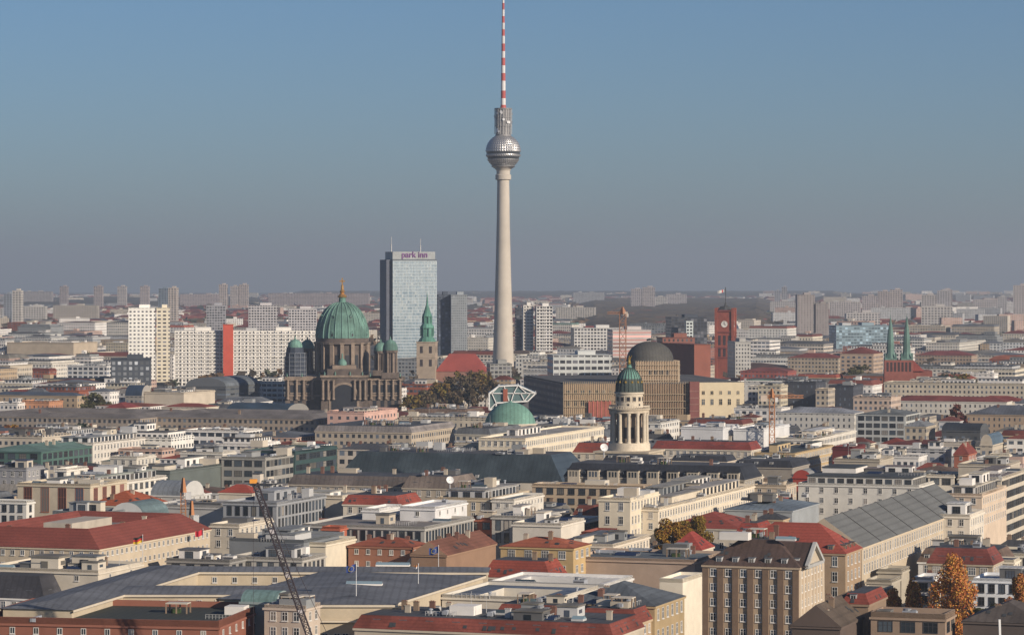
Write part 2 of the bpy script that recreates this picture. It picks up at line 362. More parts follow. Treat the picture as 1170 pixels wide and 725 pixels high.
        rr=rb.build('roof',[rm,roofmat(DGREY)],root); topz=z+rh
        for k in range(int(w/(5 if D<1250 else 8)) if not dorm and D<1500 else 0):
            x=-hw+2.5+k*(w-5)/max(1,int(w/5)-1)
            ob('dormer',unit('dormer',dcol or LGREY),rr,(x,-hd+.3,z+.5))
    elif roof=='vault':
        n=10; 
        ang=[pi*k/n for k in range(n+1)]
        for k in range(n):
            a0,a1=ang[k],ang[k+1]
            if (axis or 'x')=='x':
                rb.quad((-hw,-hd*cos(a0),z+rh*sin(a0)),(hw,-hd*cos(a0),z+rh*sin(a0)),(hw,-hd*cos(a1),z+rh*sin(a1)),(-hw,-hd*cos(a1),z+rh*sin(a1)))
            else:
                rb.quad((hw*cos(a0),-hd,z+rh*sin(a0)),(hw*cos(a0),hd,z+rh*sin(a0)),(hw*cos(a1),hd,z+rh*sin(a1)),(hw*cos(a1),-hd,z+rh*sin(a1)))
        for e in (-1,1):
            if (axis or 'x')=='x': rb.poly([(e*hw,-hd*cos(a),z+rh*sin(a)) for a in ang],1)
            else: rb.poly([(hw*cos(a),e*hd,z+rh*sin(a)) for a in ang],1)
        rr=rb.build('roof',[rm,tm],root); topz=z+rh
    if dorm:
        me=unit('dormer',dcol or LGREY); Lw=w-4
        for k in range(dorm):
            ob('dormer',me,rr,(-Lw/2+Lw*(k+.5)/dorm,-hd+.8,z+.35))
        for k in range(int(dorm*min(2,d/w))):
            ob('dormer',me,rr,(hw-.8,-(d-4)/2+(d-4)*(k+.5)/int(dorm*min(2,d/w)),z+.35),pi/2)
    if attic and roof=='flat':
        s=3.0; ah=attic; ab=MB(); X,Y=hw-s,hd-s
        if X>4 and Y>4:
            ac=rng.choice([col,WHITE,LGREY,GREY]); am=farwall(ac,2.8,ah,.6,.55,glass) if far else mat(ac,.8,0,.1,.2,key='wall')
            ab.box(-X,X,-Y,Y,z,z+ah,0,top=False); ab.box(-X-.5,X+.5,-Y-.5,Y+.5,z+ah,z+ah+.35,1,True,True)
            at=ab.build('attic_storey',[am,rm],root); topz=z+ah+.35
            if not far:
                me,ww,wh=W('wide'); nn=max(1,int(2*X/3.6))
                for k in range(nn): ob('window',me,at,(-X+2*X*(k+.5)/nn,-Y,z+.45))
                nn=max(1,int(2*Y/3.6))
                for k in range(nn): ob('window',me,at,(X,-Y+2*Y*(k+.5)/nn,z+.45),pi/2)
    for _q in range(3):
        if not (roof in('flat','ringflat') and w>13 and d>12 and rng.random()<(.85 if _q==0 else .5) and desc is None and not (attic and _q)): continue
        if roof=='ringflat': continue
        ux,uy=rng.uniform(.15,.42)*w,rng.uniform(.18,.45)*d; ox=rng.uniform(-1,1)*(hw-ux/2-2); oy=rng.uniform(-1,1)*(hd-uy/2-2); uh=rng.choice([rng.uniform(1.2,2.2),rng.uniform(2.6,3.6)]); zb_=z; z=topz+.02*_q
        ub=MB(); ub.box(ox-ux/2,ox+ux/2,oy-uy/2,oy+uy/2,z,z+uh,0,top=False); ub.box(ox-ux/2-.3,ox+ux/2+.3,oy-uy/2-.3,oy+uy/2+.3,z+uh,z+uh+.3,1,True,True)
        uc=rng.choice([col,WHITE,LGREY,CREAM,WHITE,GREY,(.12,.12,.12)]); up=ub.build('roof_storey',[mat(uc,.8,0,.1,.2,key='wall') if not far else farwall(uc,3,uh,.6,.5,glass),rm],root)
        if not far:
            me,ww,wh=W('wide')
            for k in range(int(ux/4) if uh>2.5 else 0): ob('window',me,up,(ox-ux/2+ux*(k+.5)/int(ux/4),oy-uy/2,z+.5))
            for k in range(int(uy/5) if uh>2.5 else 0): ob('window',me,up,(ox+ux/2,oy-uy/2+uy*(k+.5)/int(uy/5),z+.5),pi/2)
        z=zb_
    # rooftop things fixed to the roof
    if clutter is None: clutter = 0 if roof in('hip','ring','vault') else (max(4,min(16,int(w*d/100))) if D<2100 else 3)
    zt=topz
    Xc,Yc=(hw-2.5,hd-2.5) if not attic else (hw-5,hd-5)
    if ring and roof=='ringflat': Xc,Yc=hw-2,hd-2
    for _ in range(clutter):
        if Xc<2 or Yc<2: break
        x=rng.uniform(-Xc,Xc); y=rng.uniform(-Yc,Yc)
        if roof=='mansard': x*=.75; y*=.75
        if ring and abs(x)<hw-wd+2 and abs(y)<hd-wd+2: 
            y=-hd+wd/2 if rng.random()<.5 else hd-wd/2
        k=rng.random()
        if rng.random()<.30:
            q=rng.random()
            if q<.3: ob('duct',unit('duct',ZINC),rr,(x,y,zt),rng.choice([0,pi/2]),(rng.uniform(4,9),2.2,1.5))
            elif q<.6: ob('railing',unit('rail',LGREY),rr,(x,y,zt),0,(rng.uniform(5,10),rng.uniform(4,8),1.1))
            elif q<.8: ob('solar_panels',unit('solar',LGREY),rr,(x,y,zt),0,(rng.uniform(4,8),rng.uniform(3,5),1.0))
            else: ob('pergola',unit('pergola',BROWN),rr,(x,y,zt),0,(rng.uniform(3,6),rng.uniform(3,4),2.5))
            continue
        if k<.30: ob('stair_house',unit(rng.choice(['house','box','box']),rng.choice([WHITE,WHITE,CREAM,LGREY,GREY,BEIGE,(.12,.12,.12)])),rr,(x,y,zt),0,(rng.uniform(2,9),rng.uniform(2,6),rng.uniform(1.4,3.4)))
        elif k<.62: ob('cooling_unit',unit('hvac',rng.choice([LGREY,ZINC,WHITE])),rr,(x,y,zt),0,(rng.uniform(1.5,4),rng.uniform(1.5,3),rng.uniform(1.0,2.2)))
        elif k<.74: ob('chimney',unit('chimney',rng.choice([(.19,.10,.075),BEIGE,LGREY,BROWN])),rr,(x,y,zt),0,(1.3,.7,rng.uniform(1.4,3.0)))
        elif k<.86: ob('skylight',unit('skylight',LGREY),rr,(x,y,zt),0,(rng.uniform(2,6),rng.uniform(1.5,3),1.1))
        elif k<.95: ob('vent',unit('vent',ZINC),rr,(x,y,zt),0,(1.1,1.1,1.3))
        else: ob('antenna',unit('mast',LGREY),rr,(x,y,zt),0,(.16,.16,rng.uniform(3,6)))
    if chim is None: chim = rng.randint(2,4) if roof in('hip','ring','mansard') and D<1900 else 0
    if roof in('hip','mansard') and D<1150 and rr and rcol[0]>rcol[1]:
        me=unit('box',(.05,.055,.06))
        if roof=='hip':
            ax=axis or ('x' if hw>=hd else 'y'); run=hd if ax=='x' else min(hw,hd*.9); runS=hw if ax=='y' else min(hd,hw*.9)
        else: run=runS=inset or rh*.55
        for q in range(int(w/6)):
            t=rng.uniform(.3,.5); u=rng.uniform(-.38,.38)*w
            if roof=='hip': u*= (1-t*.8)
            o=ob('roof_window',me,rr,(u,-hd-.5+t*(run+.5),z+t*rh-.02),0,(.9,1.3,.14)); o.rotation_euler=(atan2(rh,run+.5),0,0)
        for q in range(int(d/7)):
            t=rng.uniform(.3,.5); u=rng.uniform(-.36,.36)*d
            if roof=='hip': u*= (1-t*.8)
            o=ob('roof_window',me,rr,(hw+.5-t*(runS+.5),u,z+t*rh-.02),0,(1.3,.9,.14)); o.rotation_euler=(0,atan2(rh,runS+.5),0)
    for _ in range(chim):
        if roof=='ring':
            if rng.random()<.6: x=rng.uniform(-hw+wd,hw-wd); y=-hd+wd/2+rng.choice((-1.5,1.5))
            else: y=rng.uniform(-hd+wd,hd-wd); x=hw-wd/2+rng.choice((-1.5,1.5))
            zz=topz-rh*.35
        else:
            ax=axis or ('x' if hw>=hd else 'y'); u=rng.uniform(-.45,.45)
            x,y=(u*w,rng.choice((-.12,.12))*d) if ax=='x' else (rng.choice((-.12,.12))*w,u*d); 
            zz=topz-rh*.4 if roof=='hip' else topz-.2
            if roof=='hip' and abs(u)*2*max(hw,hd) > max(hw,hd)-min(hw,hd): zz-=rh*.4
        ob('chimney',unit('chimney',rng.choice([(.19,.10,.075),BEIGE,BROWN])),rr,(x,y,zz),0,(1.3,.7,rng.uniform(2.0,3.0)))
    if not far and win:
        NW[0]+=put_windows(root,hw,hd,z,win,bay,storey,D,vis,faces)
    FP.append((cx,cy,hw,hd,th))
    REG.append(dict(o=root,cx=cx,cy=cy,hw=hw,hd=hd,th=th,top=topz+g0,eave=z+g0,yb=yb,col=col,rcol=rcol,roof=roof,label=label,rr=rr,w=w,d=d))
    return root,rr
def B(label,xl,xc,xr,y,z,col,w=None,d=None,th=TH,**k):
    """building from photo pixels: left end, near corner and right end of the eaves line (eaves height z)"""
    Cx,D=P(xc,y,z); c,s=cos(th),sin(th); tl=(xl-U0)/F
    if w is None: w=max(5,(Cx-tl*D)/(c+tl*s))
    if d is None:
        tr=(xr-U0)/F; d=max(6,(tr*D-Cx)/(s-tr*c)); d=min(d,170)
    a,b=axes(th)
    cx=Cx-a[0]*w/2+b[0]*d/2; cy=D-a[1]*w/2+b[1]*d/2
    if k.get('yb') is None: k['yb']=y+min(14,26*900/D)
    return building(label,cx,cy,th,w,d,z,col,**k)
HAZE_DENSITY=6.8e-5; HAZE_COLOR=(.72,.81,.91,1)
# ------------------------------------------------------------------ ground
def ground():
    b=MB(); nr=60; na=24
    rad=[300*1.085**k for k in range(nr)]; rad=[r for r in rad if r<60000]+[60000]
    for i in range(len(rad)-1):
        for k in range(na*2):
            a0=-pi+2*pi*k/(na*2); a1=-pi+2*pi*(k+1)/(na*2)
            def pt(r,a): return (r*sin(a), r*cos(a), gz(r))
            b.quad(pt(rad[i],a0),pt(rad[i],a1),pt(rad[i+1],a1),pt(rad[i+1],a0))
    b.poly([(rad[0]*sin(-pi+2*pi*k/48),rad[0]*cos(-pi+2*pi*k/48),gz(rad[0])) for k in range(48)])
    m=bpy.data.materials.new('asphalt'); m.use_nodes=True; t=m.node_tree; N=t.nodes; L=t.links; bs=N['Principled BSDF']; bs.inputs['Roughness'].default_value=.95
    tc=N.new('ShaderNodeTexCoord'); n1=N.new('ShaderNodeTexNoise'); n1.inputs['Scale'].default_value=.012; n1.inputs['Detail'].default_value=8; L.new(tc.outputs['Object'],n1.inputs['Vector'])
    cr=N.new('ShaderNodeValToRGB'); cr.color_ramp.elements[0].color=(.045,.046,.048,1); cr.color_ramp.elements[0].position=.35
    cr.color_ramp.elements[1].color=(.09,.08,.06,1); cr.color_ramp.elements[1].position=.65
    L.new(n1.outputs[0],cr.inputs[0]); L.new(cr.outputs[0],bs.inputs['Base Color'])
    o=b.build('ground',m); tag(o,kind='structure')
ground()
# ------------------------------------------------------------------ television tower
def tv_tower():
    D=2900; s=D/F; X=Q(575,D); root=empty('television_tower',(X,D,gz(D)))
    tag(root,'tall concrete television tower with silver sphere and red and white striped antenna','tower')
    zz=lambda py: H-(py-V0)*s-gz(D)
    conc=mat((.47,.425,.36),.8,0,.13,.05,key='conc'); steel=mat((.46,.455,.45),.45,.8,.10,.3,key='steel'); dk=mat((.05,.055,.06),.3)
    b=MB(); b.lathe([(13,0),(11.2,6),(9.8,18),(9.0,40),(8.1,70),(6.9,110),(6.0,150),(5.5,zz(206))],40); b.build('shaft',conc,root,smooth=True)
    b=MB(); b.lathe([(22,0),(22,7),(20,9),(9,9)],24); b.build('base_pavilion',mat(LGREY,.7),root)
    b=MB(); b.lathe([(5.5,zz(206)),(7.2,zz(205)),(7.2,zz(200)),(6.2,zz(199)),(6.2,zz(195)),(7.0,zz(194)),(7.0,zz(191)),(5,zz(188))],32); b.build('collar',conc,root,smooth=True)
    # sphere of small pyramid facets
    zc=zz(173.5); r=16; b=MB(); nu,nv=44,22
    def sp(u,v,rr): 
        a=2*pi*u/nu; t=-pi/2+pi*v/nv; return (rr*cos(t)*cos(a),rr*cos(t)*sin(a),zc+rr*sin(t))
    for v in range(nv):
        if v in (8,10): rr0=r-.5
        else: rr0=r
        for u in range(nu):
            a,bb,c,d=sp(u,v,rr0),sp(u+1,v,rr0),sp(u+1,v+1,rr0),sp(u,v+1,rr0); e=sp(u+.5,v+.5,rr0+(.38 if v not in (8,10) else 0))
            mi=1 if v in (8,10) else 0
            if mi: b.quad(a,bb,c,d,1)
            else:
                for p,q in ((a,bb),(bb,c),(c,d),(d,a)): b.tri(p,q,e,0)
    b.build('sphere',[steel,dk],root)
    b=MB(); b.lathe([(10.5,zc-12.6),(11.2,zc-13.3),(6,zc-16.5)],32); 
    b.build('sphere_ring',steel,root,smooth=True)
    b=MB(); z0=zz(156); z1=zz(125)
    b.lathe([(8.8,z0-3),(7.6,z0),(7.0,z0+2),(7.0,z0+9),(7.8,z0+9.2),(7.8,z0+10),(7.2,z0+10.2),(7.2,z0+17),(7.8,z0+17.2),(7.8,z0+18),(7.2,z0+18.2),(7.2,z1),(8,z1),(8,z1+1),(3,z1+1.2)],24)
    b.build('antenna_room',mat((.24,.235,.235),.6,.2,.3,.8,key='room'),root,smooth=True)
    rng=random.Random(3); dish=MB(); dish.lathe([(.1,0),(.7,.1),(1.2,.5)],10); dm=dish.mesh('antenna_dish',mat((.7,.7,.7),.5))
    for k in range(16):
        a=rng.uniform(0,2*pi); z=rng.uniform(z0+3,z1-1); o=ob('antenna_dish',dm,root,(8.0*cos(a),8.0*sin(a),z)); o.rotation_euler=(pi/2,0,a+pi/2); o.scale=(1,1,1)
    b=MB()
    for k in range(20):
        a=2*pi*k/20; b.bar((7.9*cos(a),7.9*sin(a),z0+2),(7.9*cos(a),7.9*sin(a),z1),.3)
    b.build('antenna_rods',mat(LGREY,.6),root)
    red=mat((.42,.085,.075),.6,0,.05); wh=mat((.62,.60,.59),.6,0,.05)
    edges=[z1+1.2,z1+4,z1+10,z1+17,z1+26,z1+33,z1+40,z1+47,z1+53,z1+60,z1+67,z1+73,z1+79,z1+85,z1+91,z1+97,z1+103,z1+109,z1+116]
    for k in range(len(edges)-1):
        rr=lambda z: 3.4-(z-z1)*.55 if z<z1+3.2 else max(.7,2.3-(z-z1)*.0135)
        b=MB(); b.lathe([(rr(edges[k]),edges[k]),(rr(edges[k+1])+.12,edges[k+1])],14); b.build('antenna_band',red if k%2==0 else wh,root,smooth=True)
    FP.append((X,D,24,24,0)); REG.append(dict(o=root,cx=X,cy=D,hw=12,hd=12,th=0,top=300,eave=100,yb=428,nolab=1))
tv_tower()
# ------------------------------------------------------------------ domed cathedral
def cathedral():
    D=2230; s=D/F; X=Q(391,D); th=R(-3); g=gz(D); root=empty('domed_cathedral',(X,D,g),-th)
    tag(root,'huge sooty stone cathedral with green copper dome and gold cross on its lantern','cathedral')
    zz=lambda py: H-(py-V0)*s-g; xx=lambda px:(px-391)*s
    st=mat((.125,.10,.085),.9,0,.5,.15,key='soot'); st2=mat((.25,.195,.15),.9,0,.4,.25,key='soot2'); dk=mat((.025,.028,.035),.5); cop=roofmat((.125,.235,.195),0,.4); gold=mat((.65,.36,.12),.35,.7,.05)
    base=zz(432)
    b=MB(); 
    b.box(xx(326),xx(459),0,70,0,base,0); b.box(xx(326)-.8,xx(459)+.8,-.8,70.8,base-1.6,base,1,True,True); b.box(xx(326)-.5,xx(459)+.5,-.5,-.003,base-12.5,base-11.5,1,True,True)
    b.box(xx(326)-.2,xx(366),-1.0,69,base,base+1.2,1)
    # centre block with its portal
    b.box(xx(367),xx(420),-9,0,0,zz(428),0); b.box(xx(366),xx(421),-9.8,0,zz(428)-1.4,zz(428),1,True,True)
    b.box(xx(374),xx(413),-8,12,zz(428),zz(421),0); b.box(xx(380),xx(407),-6,12,zz(421),zz(417),1)
    b.build('wall',[st,st2],root)
    # portal arch
    b=MB(); n=14; r=9.0; cz=base-13; cx0=xx(393)
    arc=[(cx0+r*cos(pi*k/n),-9.15,cz+r*sin(pi*k/n)) for k in range(n+1)]
    b.poly([(cx0-r,-9.15,1)]+arc[::-1]+[(cx0+r,-9.15,1)][:1])
    b.build('portal',dk,root)
    b=MB()
    for k in range(n):
        a0,a1=pi*k/n,pi*(k+1)/n
        for (ra,rb_) in ((r,r+1.6),):
            b.quad((cx0+ra*cos(a0),-9.5,cz+ra*sin(a0)),(cx0+rb_*cos(a0),-9.5,cz+rb_*sin(a0)),(cx0+rb_*cos(a1),-9.5,cz+rb_*sin(a1)),(cx0+ra*cos(a1),-9.5,cz+ra*sin(a1)))
    b.box(cx0-r-1.6,cx0-r,-9.5,-9.1,1,cz); b.box(cx0+r,cx0+r+1.6,-9.5,-9.1,1,cz)
    b.build('portal_arch',st2,root)
    # columns along the front
    cm=MB(); cm.lathe([(1.15,0),(1.15,.8),(.85,1),(.75,12.6),(1.1,13),(1.1,13.6)],10); cme=cm.mesh('column',st2,True)
    for px in (329,339,347,357,369,375,381,405,411,417,424,433,441,449,457):
        y=-10.4 if 366<px<421 else -1.3
        ob('column',cme,root,(xx(px),y,base-14.5)); 
    wm=MB(); wm.quad((-1.3,0,0),(1.3,0,0),(1.3,0,5.5),(-1.3,0,5.5)); wm.box(-1.7,1.7,-.3,0,5.5,6.2,1,True,True); wm.box(-1.7,1.7,-.3,0,-.6,0,1,True,True); wme=wm.mesh('window',[dk,st2])
    for px in (334,343,352,428,437,445,453):
        ob('window',wme,root,(xx(px),-.12,base-10)); ob('window',wme,root,(xx(px),-.12,base-21))
    for k in range(6): ob('window',wme,root,(xx(459)+.12,7+k*11,base-10),pi/2)
    # drum
    b=MB(); R0=19.5; cy=30; zb,zt=base,zz(387)
    b.lathe([(R0,zb-2),(R0,zb+4),(R0-1.5,zb+4.5),(R0-1.5,zt-5),(R0+.8,zt-4),(R0+.8,zt-2.6),(R0-.6,zt-2.4),(R0-.6,zt),(R0-2,zt+.2)],48,0,0,cy); dr=b.build('drum',st,root,smooth=True)
    pm=MB(); pm.box(-1.3,1.3,-1.0,1.2,0,zt-4-zb-4); pm.box(-1.7,1.7,-1.5,1.2,zt-8-zb,zt-7.2-zb,0,True,True); pme=pm.mesh('pier',st2)
    w2=MB(); w2.quad((-1.5,0,0),(1.5,0,0),(1.5,0,9),(-1.5,0,9)); w2e=w2.mesh('window',dk)
    for k in range(16):
        a=2*pi*k/16; ob('pier',pme,dr,(( R0-.6)*sin(a),cy-(R0-.6)*cos(a),zb+4),a)
        a+=pi/16; ob('window',w2e,dr,((R0-1.35)*sin(a),cy-(R0-1.35)*cos(a),zb+7),a)
    # dome with ribs
    zt+=.2; hd_=zz(346)-zt; b=MB(); prof=[]
    for k in range(15):
        t=k/14*1.40; prof.append((18.6*cos(t)**.93+.2, zt+hd_*sin(t)/sin(1.40)))
    nseg=48
    for i in range(len(prof)-1):
        for k in range(nseg):
            a0,a1=2*pi*k/nseg,2*pi*(k+1)/nseg
            q=lambda r_,a,z:(r_*sin(a),cy-r_*cos(a),z)
            b.quad(q(prof[i][0],a0,prof[i][1]),q(prof[i][0],a1,prof[i][1]),q(prof[i+1][0],a1,prof[i+1][1]),q(prof[i+1][0],a0,prof[i+1][1]))
    dm=b.build('dome',cop,root,smooth=True)
    b=MB()
    for k in range(24):
        a=2*pi*k/24
        for i in range(len(prof)-1):
            q=lambda r_,z:((r_+.15)*sin(a),cy-(r_+.15)*cos(a),z)
            b.bar(q(*prof[i]),q(*prof[i+1]),.7)
    b.build('dome_ribs',roofmat((.15,.27,.225),0,.3),dm)
    ms=MB(); ms.box(-1.2,1.2,-.6,2,0,2.6,0); ms.box(-.7,.7,-.65,-.6,.3,2.2,1); ms.poly([(-1.5,-.7,2.6),(1.5,-.7,2.6),(0,-.7,4.2)]); ms.quad((-1.5,-.7,2.6),(0,-.7,4.2),(0,2,4.2),(-1.5,2,2.6)); ms.quad((0,-.7,4.2),(1.5,-.7,2.6),(1.5,2,2.6),(0,2,4.2)); mse=ms.mesh('dormer',[cop,dk])
    for k in range(8):
        a=2*pi*(k+.5)/8; ob('dormer',mse,dm,(18.3*sin(a),cy-18.3*cos(a),zt+1),a)
        ob('dormer',mse,dm,(15.6*sin(a),cy-15.6*cos(a),zt+hd_*.55),a,(.7,.7,.7))
    b=MB(); zl=zz(347); b.lathe([(4,zl-.5),(4,zl+.6),(2.6,zl+1),(2.3,zz(340)),(3.2,zz(340)+.2),(2.6,zz(339))],12,0,0,cy); b.build('lantern',roofmat((.13,.26,.21),0,.2),root,smooth=True)
    b=MB(); b.lathe([(3,zz(340)),(3.4,zz(338.5)),(1.2,zz(335)),(2.0,zz(333)),(1.0,zz(331)),(.9,zz(326)),(.3,zz(325))],10,0,0,cy)
    b.box(-.45,.45,cy-.4,cy+.4,zz(326),zz(317.5)); b.box(-1.9,1.9,cy-.4,cy+.4,zz(322),zz(320.5),0,True,True); b.build('gold_cross',gold,root)
    # four towers with green caps
    def corner(px,y,tpx,r,zb,zt,cap,dark=False):
        t=MB(); x=xx(px); mm=st
        if dark:   # scaffolded in netting
            t.lathe([(r+2.5,zb),(r+2.2,zb+(zt-zb)*.6),(r+.6,zt)],12,0,x,y); tw=t.build('tower',mat((.035,.045,.065),.7),root)
            sc_=MB()
            for k in range(12):
                a=2*pi*k/12; sc_.bar((x+(r+2.8)*cos(a),y+(r+2.8)*sin(a),zb),(x+(r+2.4)*cos(a),y+(r+2.4)*sin(a),zt-4),.25)
            for j in range(7):
                zj=zb+(zt-4-zb)*j/6
                for k in range(12):
                    a=2*pi*k/12; a2=2*pi*(k+1)/12; sc_.bar((x+(r+2.7)*cos(a),y+(r+2.7)*sin(a),zj),(x+(r+2.7)*cos(a2),y+(r+2.7)*sin(a2),zj),.25)
            sc_.build('scaffold',mat((.25,.27,.3),.6),tw)
        else:
            t.box(x-r-.8,x+r+.8,y-r-.8,y+r+.8,zb,zb+4); t.lathe([(r*.72,zb+4),(r*.72,zt-2),(r,zt-1.8),(r,zt)],12,0,x,y); tw=t.build('tower',mm,root)
            cc=MB(); cc.lathe([(.55,0),(.5,zt-2-zb-4)],8); ce=cc.mesh('column',st2)
            for k in range(8):
                a=2*pi*(k+.5)/8; ob('column',ce,tw,(x+r*.9*cos(a),y+r*.9*sin(a),zb+4))
        c=MB(); pr=[(r,zt)]+[(r*cos(q*pi/16),zt+.4+cap*sin(q*pi/16)) for q in range(0,8)]+[(.6,zt+cap+.4),(.4,zt+cap+2),(.05,zt+cap+2.8)]
        c.lathe(pr,16,0,x,y); c.build('cap',cop,tw,smooth=True)
    corner(337,10,0,5.2,base,zz(397),5.4,True); corner(446,4,0,5.4,base,zz(400),7)
    corner(350,62,0,5,base,zz(400),6); corner(436,62,0,5,base,zz(403),6)
    b=MB(); b.lathe([(3.6,zz(426)),(3.6,zz(421)),(2.4,zz(420)),(2.2,zz(417)),(3,zz(417)+.1),(3.2,zz(414)),(2.2,zz(411)),(.6,zz(409)),(.5,zz(404)),(.05,zz(403))],12,0,0,-2); b.build('front_cupola',cop,root,smooth=True)
    fg=MB(); fg.lathe([(.5,0),(.6,1.5),(.25,1.8),(.3,2.4),(.05,2.8)],7); fe=fg.mesh('statue',cop)
    for px in (328,345,365,371,383,400,414,423,440,457): ob('statue',fe,root,(xx(px),-1.2 if not 366<px<421 else -8.5,base+1.2 if not 366<px<421 else zz(428)))
    FP.append((X,D+35,46,48,th)); REG.append(dict(o=root,cx=X,cy=D,hw=43,hd=5,th=0,top=90,eave=30,yb=467,nolab=1))
cathedral()
# ------------------------------------------------------------------ domed tower on the square (1.2 km)
def dome_tower():
    D=1310; s=D/F; X=Q(719,D); root=empty('domed_tower',(X,D,0),-TH); root.scale=(.875,.875,1); zz=lambda py: H-(py-V0)*s
    tag(root,'pale round church tower ringed by columns under a green dome with gilded statue','tower')
    st=mat((.47,.40,.30),.85,0,.25,.35,key='sand'); wh=mat((.58,.51,.40),.8,0,.18,.5,key='sandw'); dk=mat((.03,.03,.035),.4); gold=mat((.8,.5,.12),.3,.85,.05)
    b=MB(); b.box(-13,13,-13,13,0,zz(516)); b.box(-13.6,13.6,-13.6,13.6,zz(516),zz(516)+.8,0,True,True); b.build('lower_block',st,root)
    b=MB(); b.lathe([(9.9,zz(516)),(9.9,zz(506)),(9.5,zz(506)),(9.5,zz(505))],40); b.build('base_ring',wh,root,smooth=True)
    b=MB(); b.lathe([(6.0,zz(506)),(6.0,zz(471))],32); core=b.build('core',mat((.30,.24,.18),.9,0,.2),root,smooth=True)
    cm=MB(); hh=zz(471)-zz(505); cm.lathe([(1.15,0),(1.15,.5),(.85,.7),(.95,.8),(.82,hh-1.3),(1.15,hh-.5),(1.2,hh)],12); ce=cm.mesh('column',wh,True)
    wm=MB(); wm.quad((-.9,0,0),(.9,0,0),(.9,0,4.6),(-.9,0,4.6)); we=wm.mesh('window',dk)
    for k in range(12):
        a=2*pi*(k+.5)/12; ob('column',ce,root,(8.2*sin(a),-8.2*cos(a),zz(505)))
        a=2*pi*k/12; ob('window',we,core,(6.06*sin(a),-6.06*cos(a),zz(500)),a)
    b=MB(); b.lathe([(6,zz(471)),(9.4,zz(471)),(9.4,zz(468)),(10,zz(467.5)),(10,zz(466)),(7.8,zz(466))],40); b.build('entablature',st,root,smooth=True)
    bl=MB()
    for k in range(48):
        a=2*pi*k/48; bl.bar((9.5*cos(a),9.5*sin(a),zz(466)),(9.5*cos(a),9.5*sin(a),zz(463)),.22)
        a2=2*pi*(k+1)/48; bl.bar((9.5*cos(a),9.5*sin(a),zz(463)),(9.5*cos(a2),9.5*sin(a2),zz(463)),.3)
    bl.build('balustrade',wh,root)
    b=MB(); b.lathe([(6.5,zz(466)),(6.5,zz(450)),(7.0,zz(449.5)),(7.0,zz(447.5)),(6.3,zz(447.5))],40); up=b.build('upper_drum',wh,root,smooth=True)
    w3=MB(); w3.box(-.75,.75,-.08,.1,0,1.7,0); w3.box(-1,1,-.05,.1,-.3,2.0,1); w3e=w3.mesh('window',[dk,st])
    for k in range(14):
        a=2*pi*(k+.5)/14; ob('window',w3e,up,(6.52*sin(a),-6.52*cos(a),zz(457)-.2),a)
        if k%2==0: ob('window',w3e,up,(6.52*sin(a),-6.52*cos(a),zz(463)),a,(.6,1,.5))
    prof=[]; zt=zz(447.5); hh=zz(420)-zt
    for k in range(13):
        t=k/12*1.38; prof.append((6.5*cos(t)**.9, zt+hh*sin(t)/sin(1.38)))
    nb=len(prof)//2+1
    mG=roofmat((.11,.23,.19),0,.3); mD=roofmat((.05,.065,.06),0,.35)
    b=MB(); b.lathe(prof[:nb-1],36,0,cap=False); i0=len(b.f); b.lathe(prof[nb-2:],36,1); dm=b.build('dome',[mD,mG],root,smooth=True)
    rb=MB()
    for k in range(24):
        a=2*pi*k/24
        for i in range(len(prof)-1): rb.bar(((prof[i][0]+.05)*sin(a),-(prof[i][0]+.05)*cos(a),prof[i][1]),((prof[i+1][0]+.05)*sin(a),-(prof[i+1][0]+.05)*cos(a),prof[i+1][1]),.26)
    rb.build('dome_ribs',mD,dm)
    rn=MB()
    for k in range(12):
        a=2*pi*k/12; r=5.95; rn.lathe([(.1,zt+hh*.42-.6),(.55,zt+hh*.42-.3),(.55,zt+hh*.42+.3),(.1,zt+hh*.42+.6)],8,0,r*sin(a),-r*cos(a))
    rn.build('gilt_rosettes',gold,dm)
    b=MB(); b.lathe([(1.7,zz(421)),(1.3,zz(419)),(.9,zz(417)),(1.1,zz(416))],10); b.build('pedestal',mG,root,smooth=True)
    b=MB(); b.lathe([(.5,zz(416)),(.75,zz(414)),(.5,zz(411)),(.62,zz(409)),(.22,zz(408)),(.34,zz(407)),(.1,zz(406))],8); b.bar((.4,0,zz(410)),(1.2,0,zz(406)),.25); b.build('gilded_statue',gold,root)
    FP.append((X,D,15,15,TH)); REG.append(dict(o=root,cx=X,cy=D,hw=10,hd=10,th=0,top=65,eave=35,yb=512,nolab=1))
dome_tower()
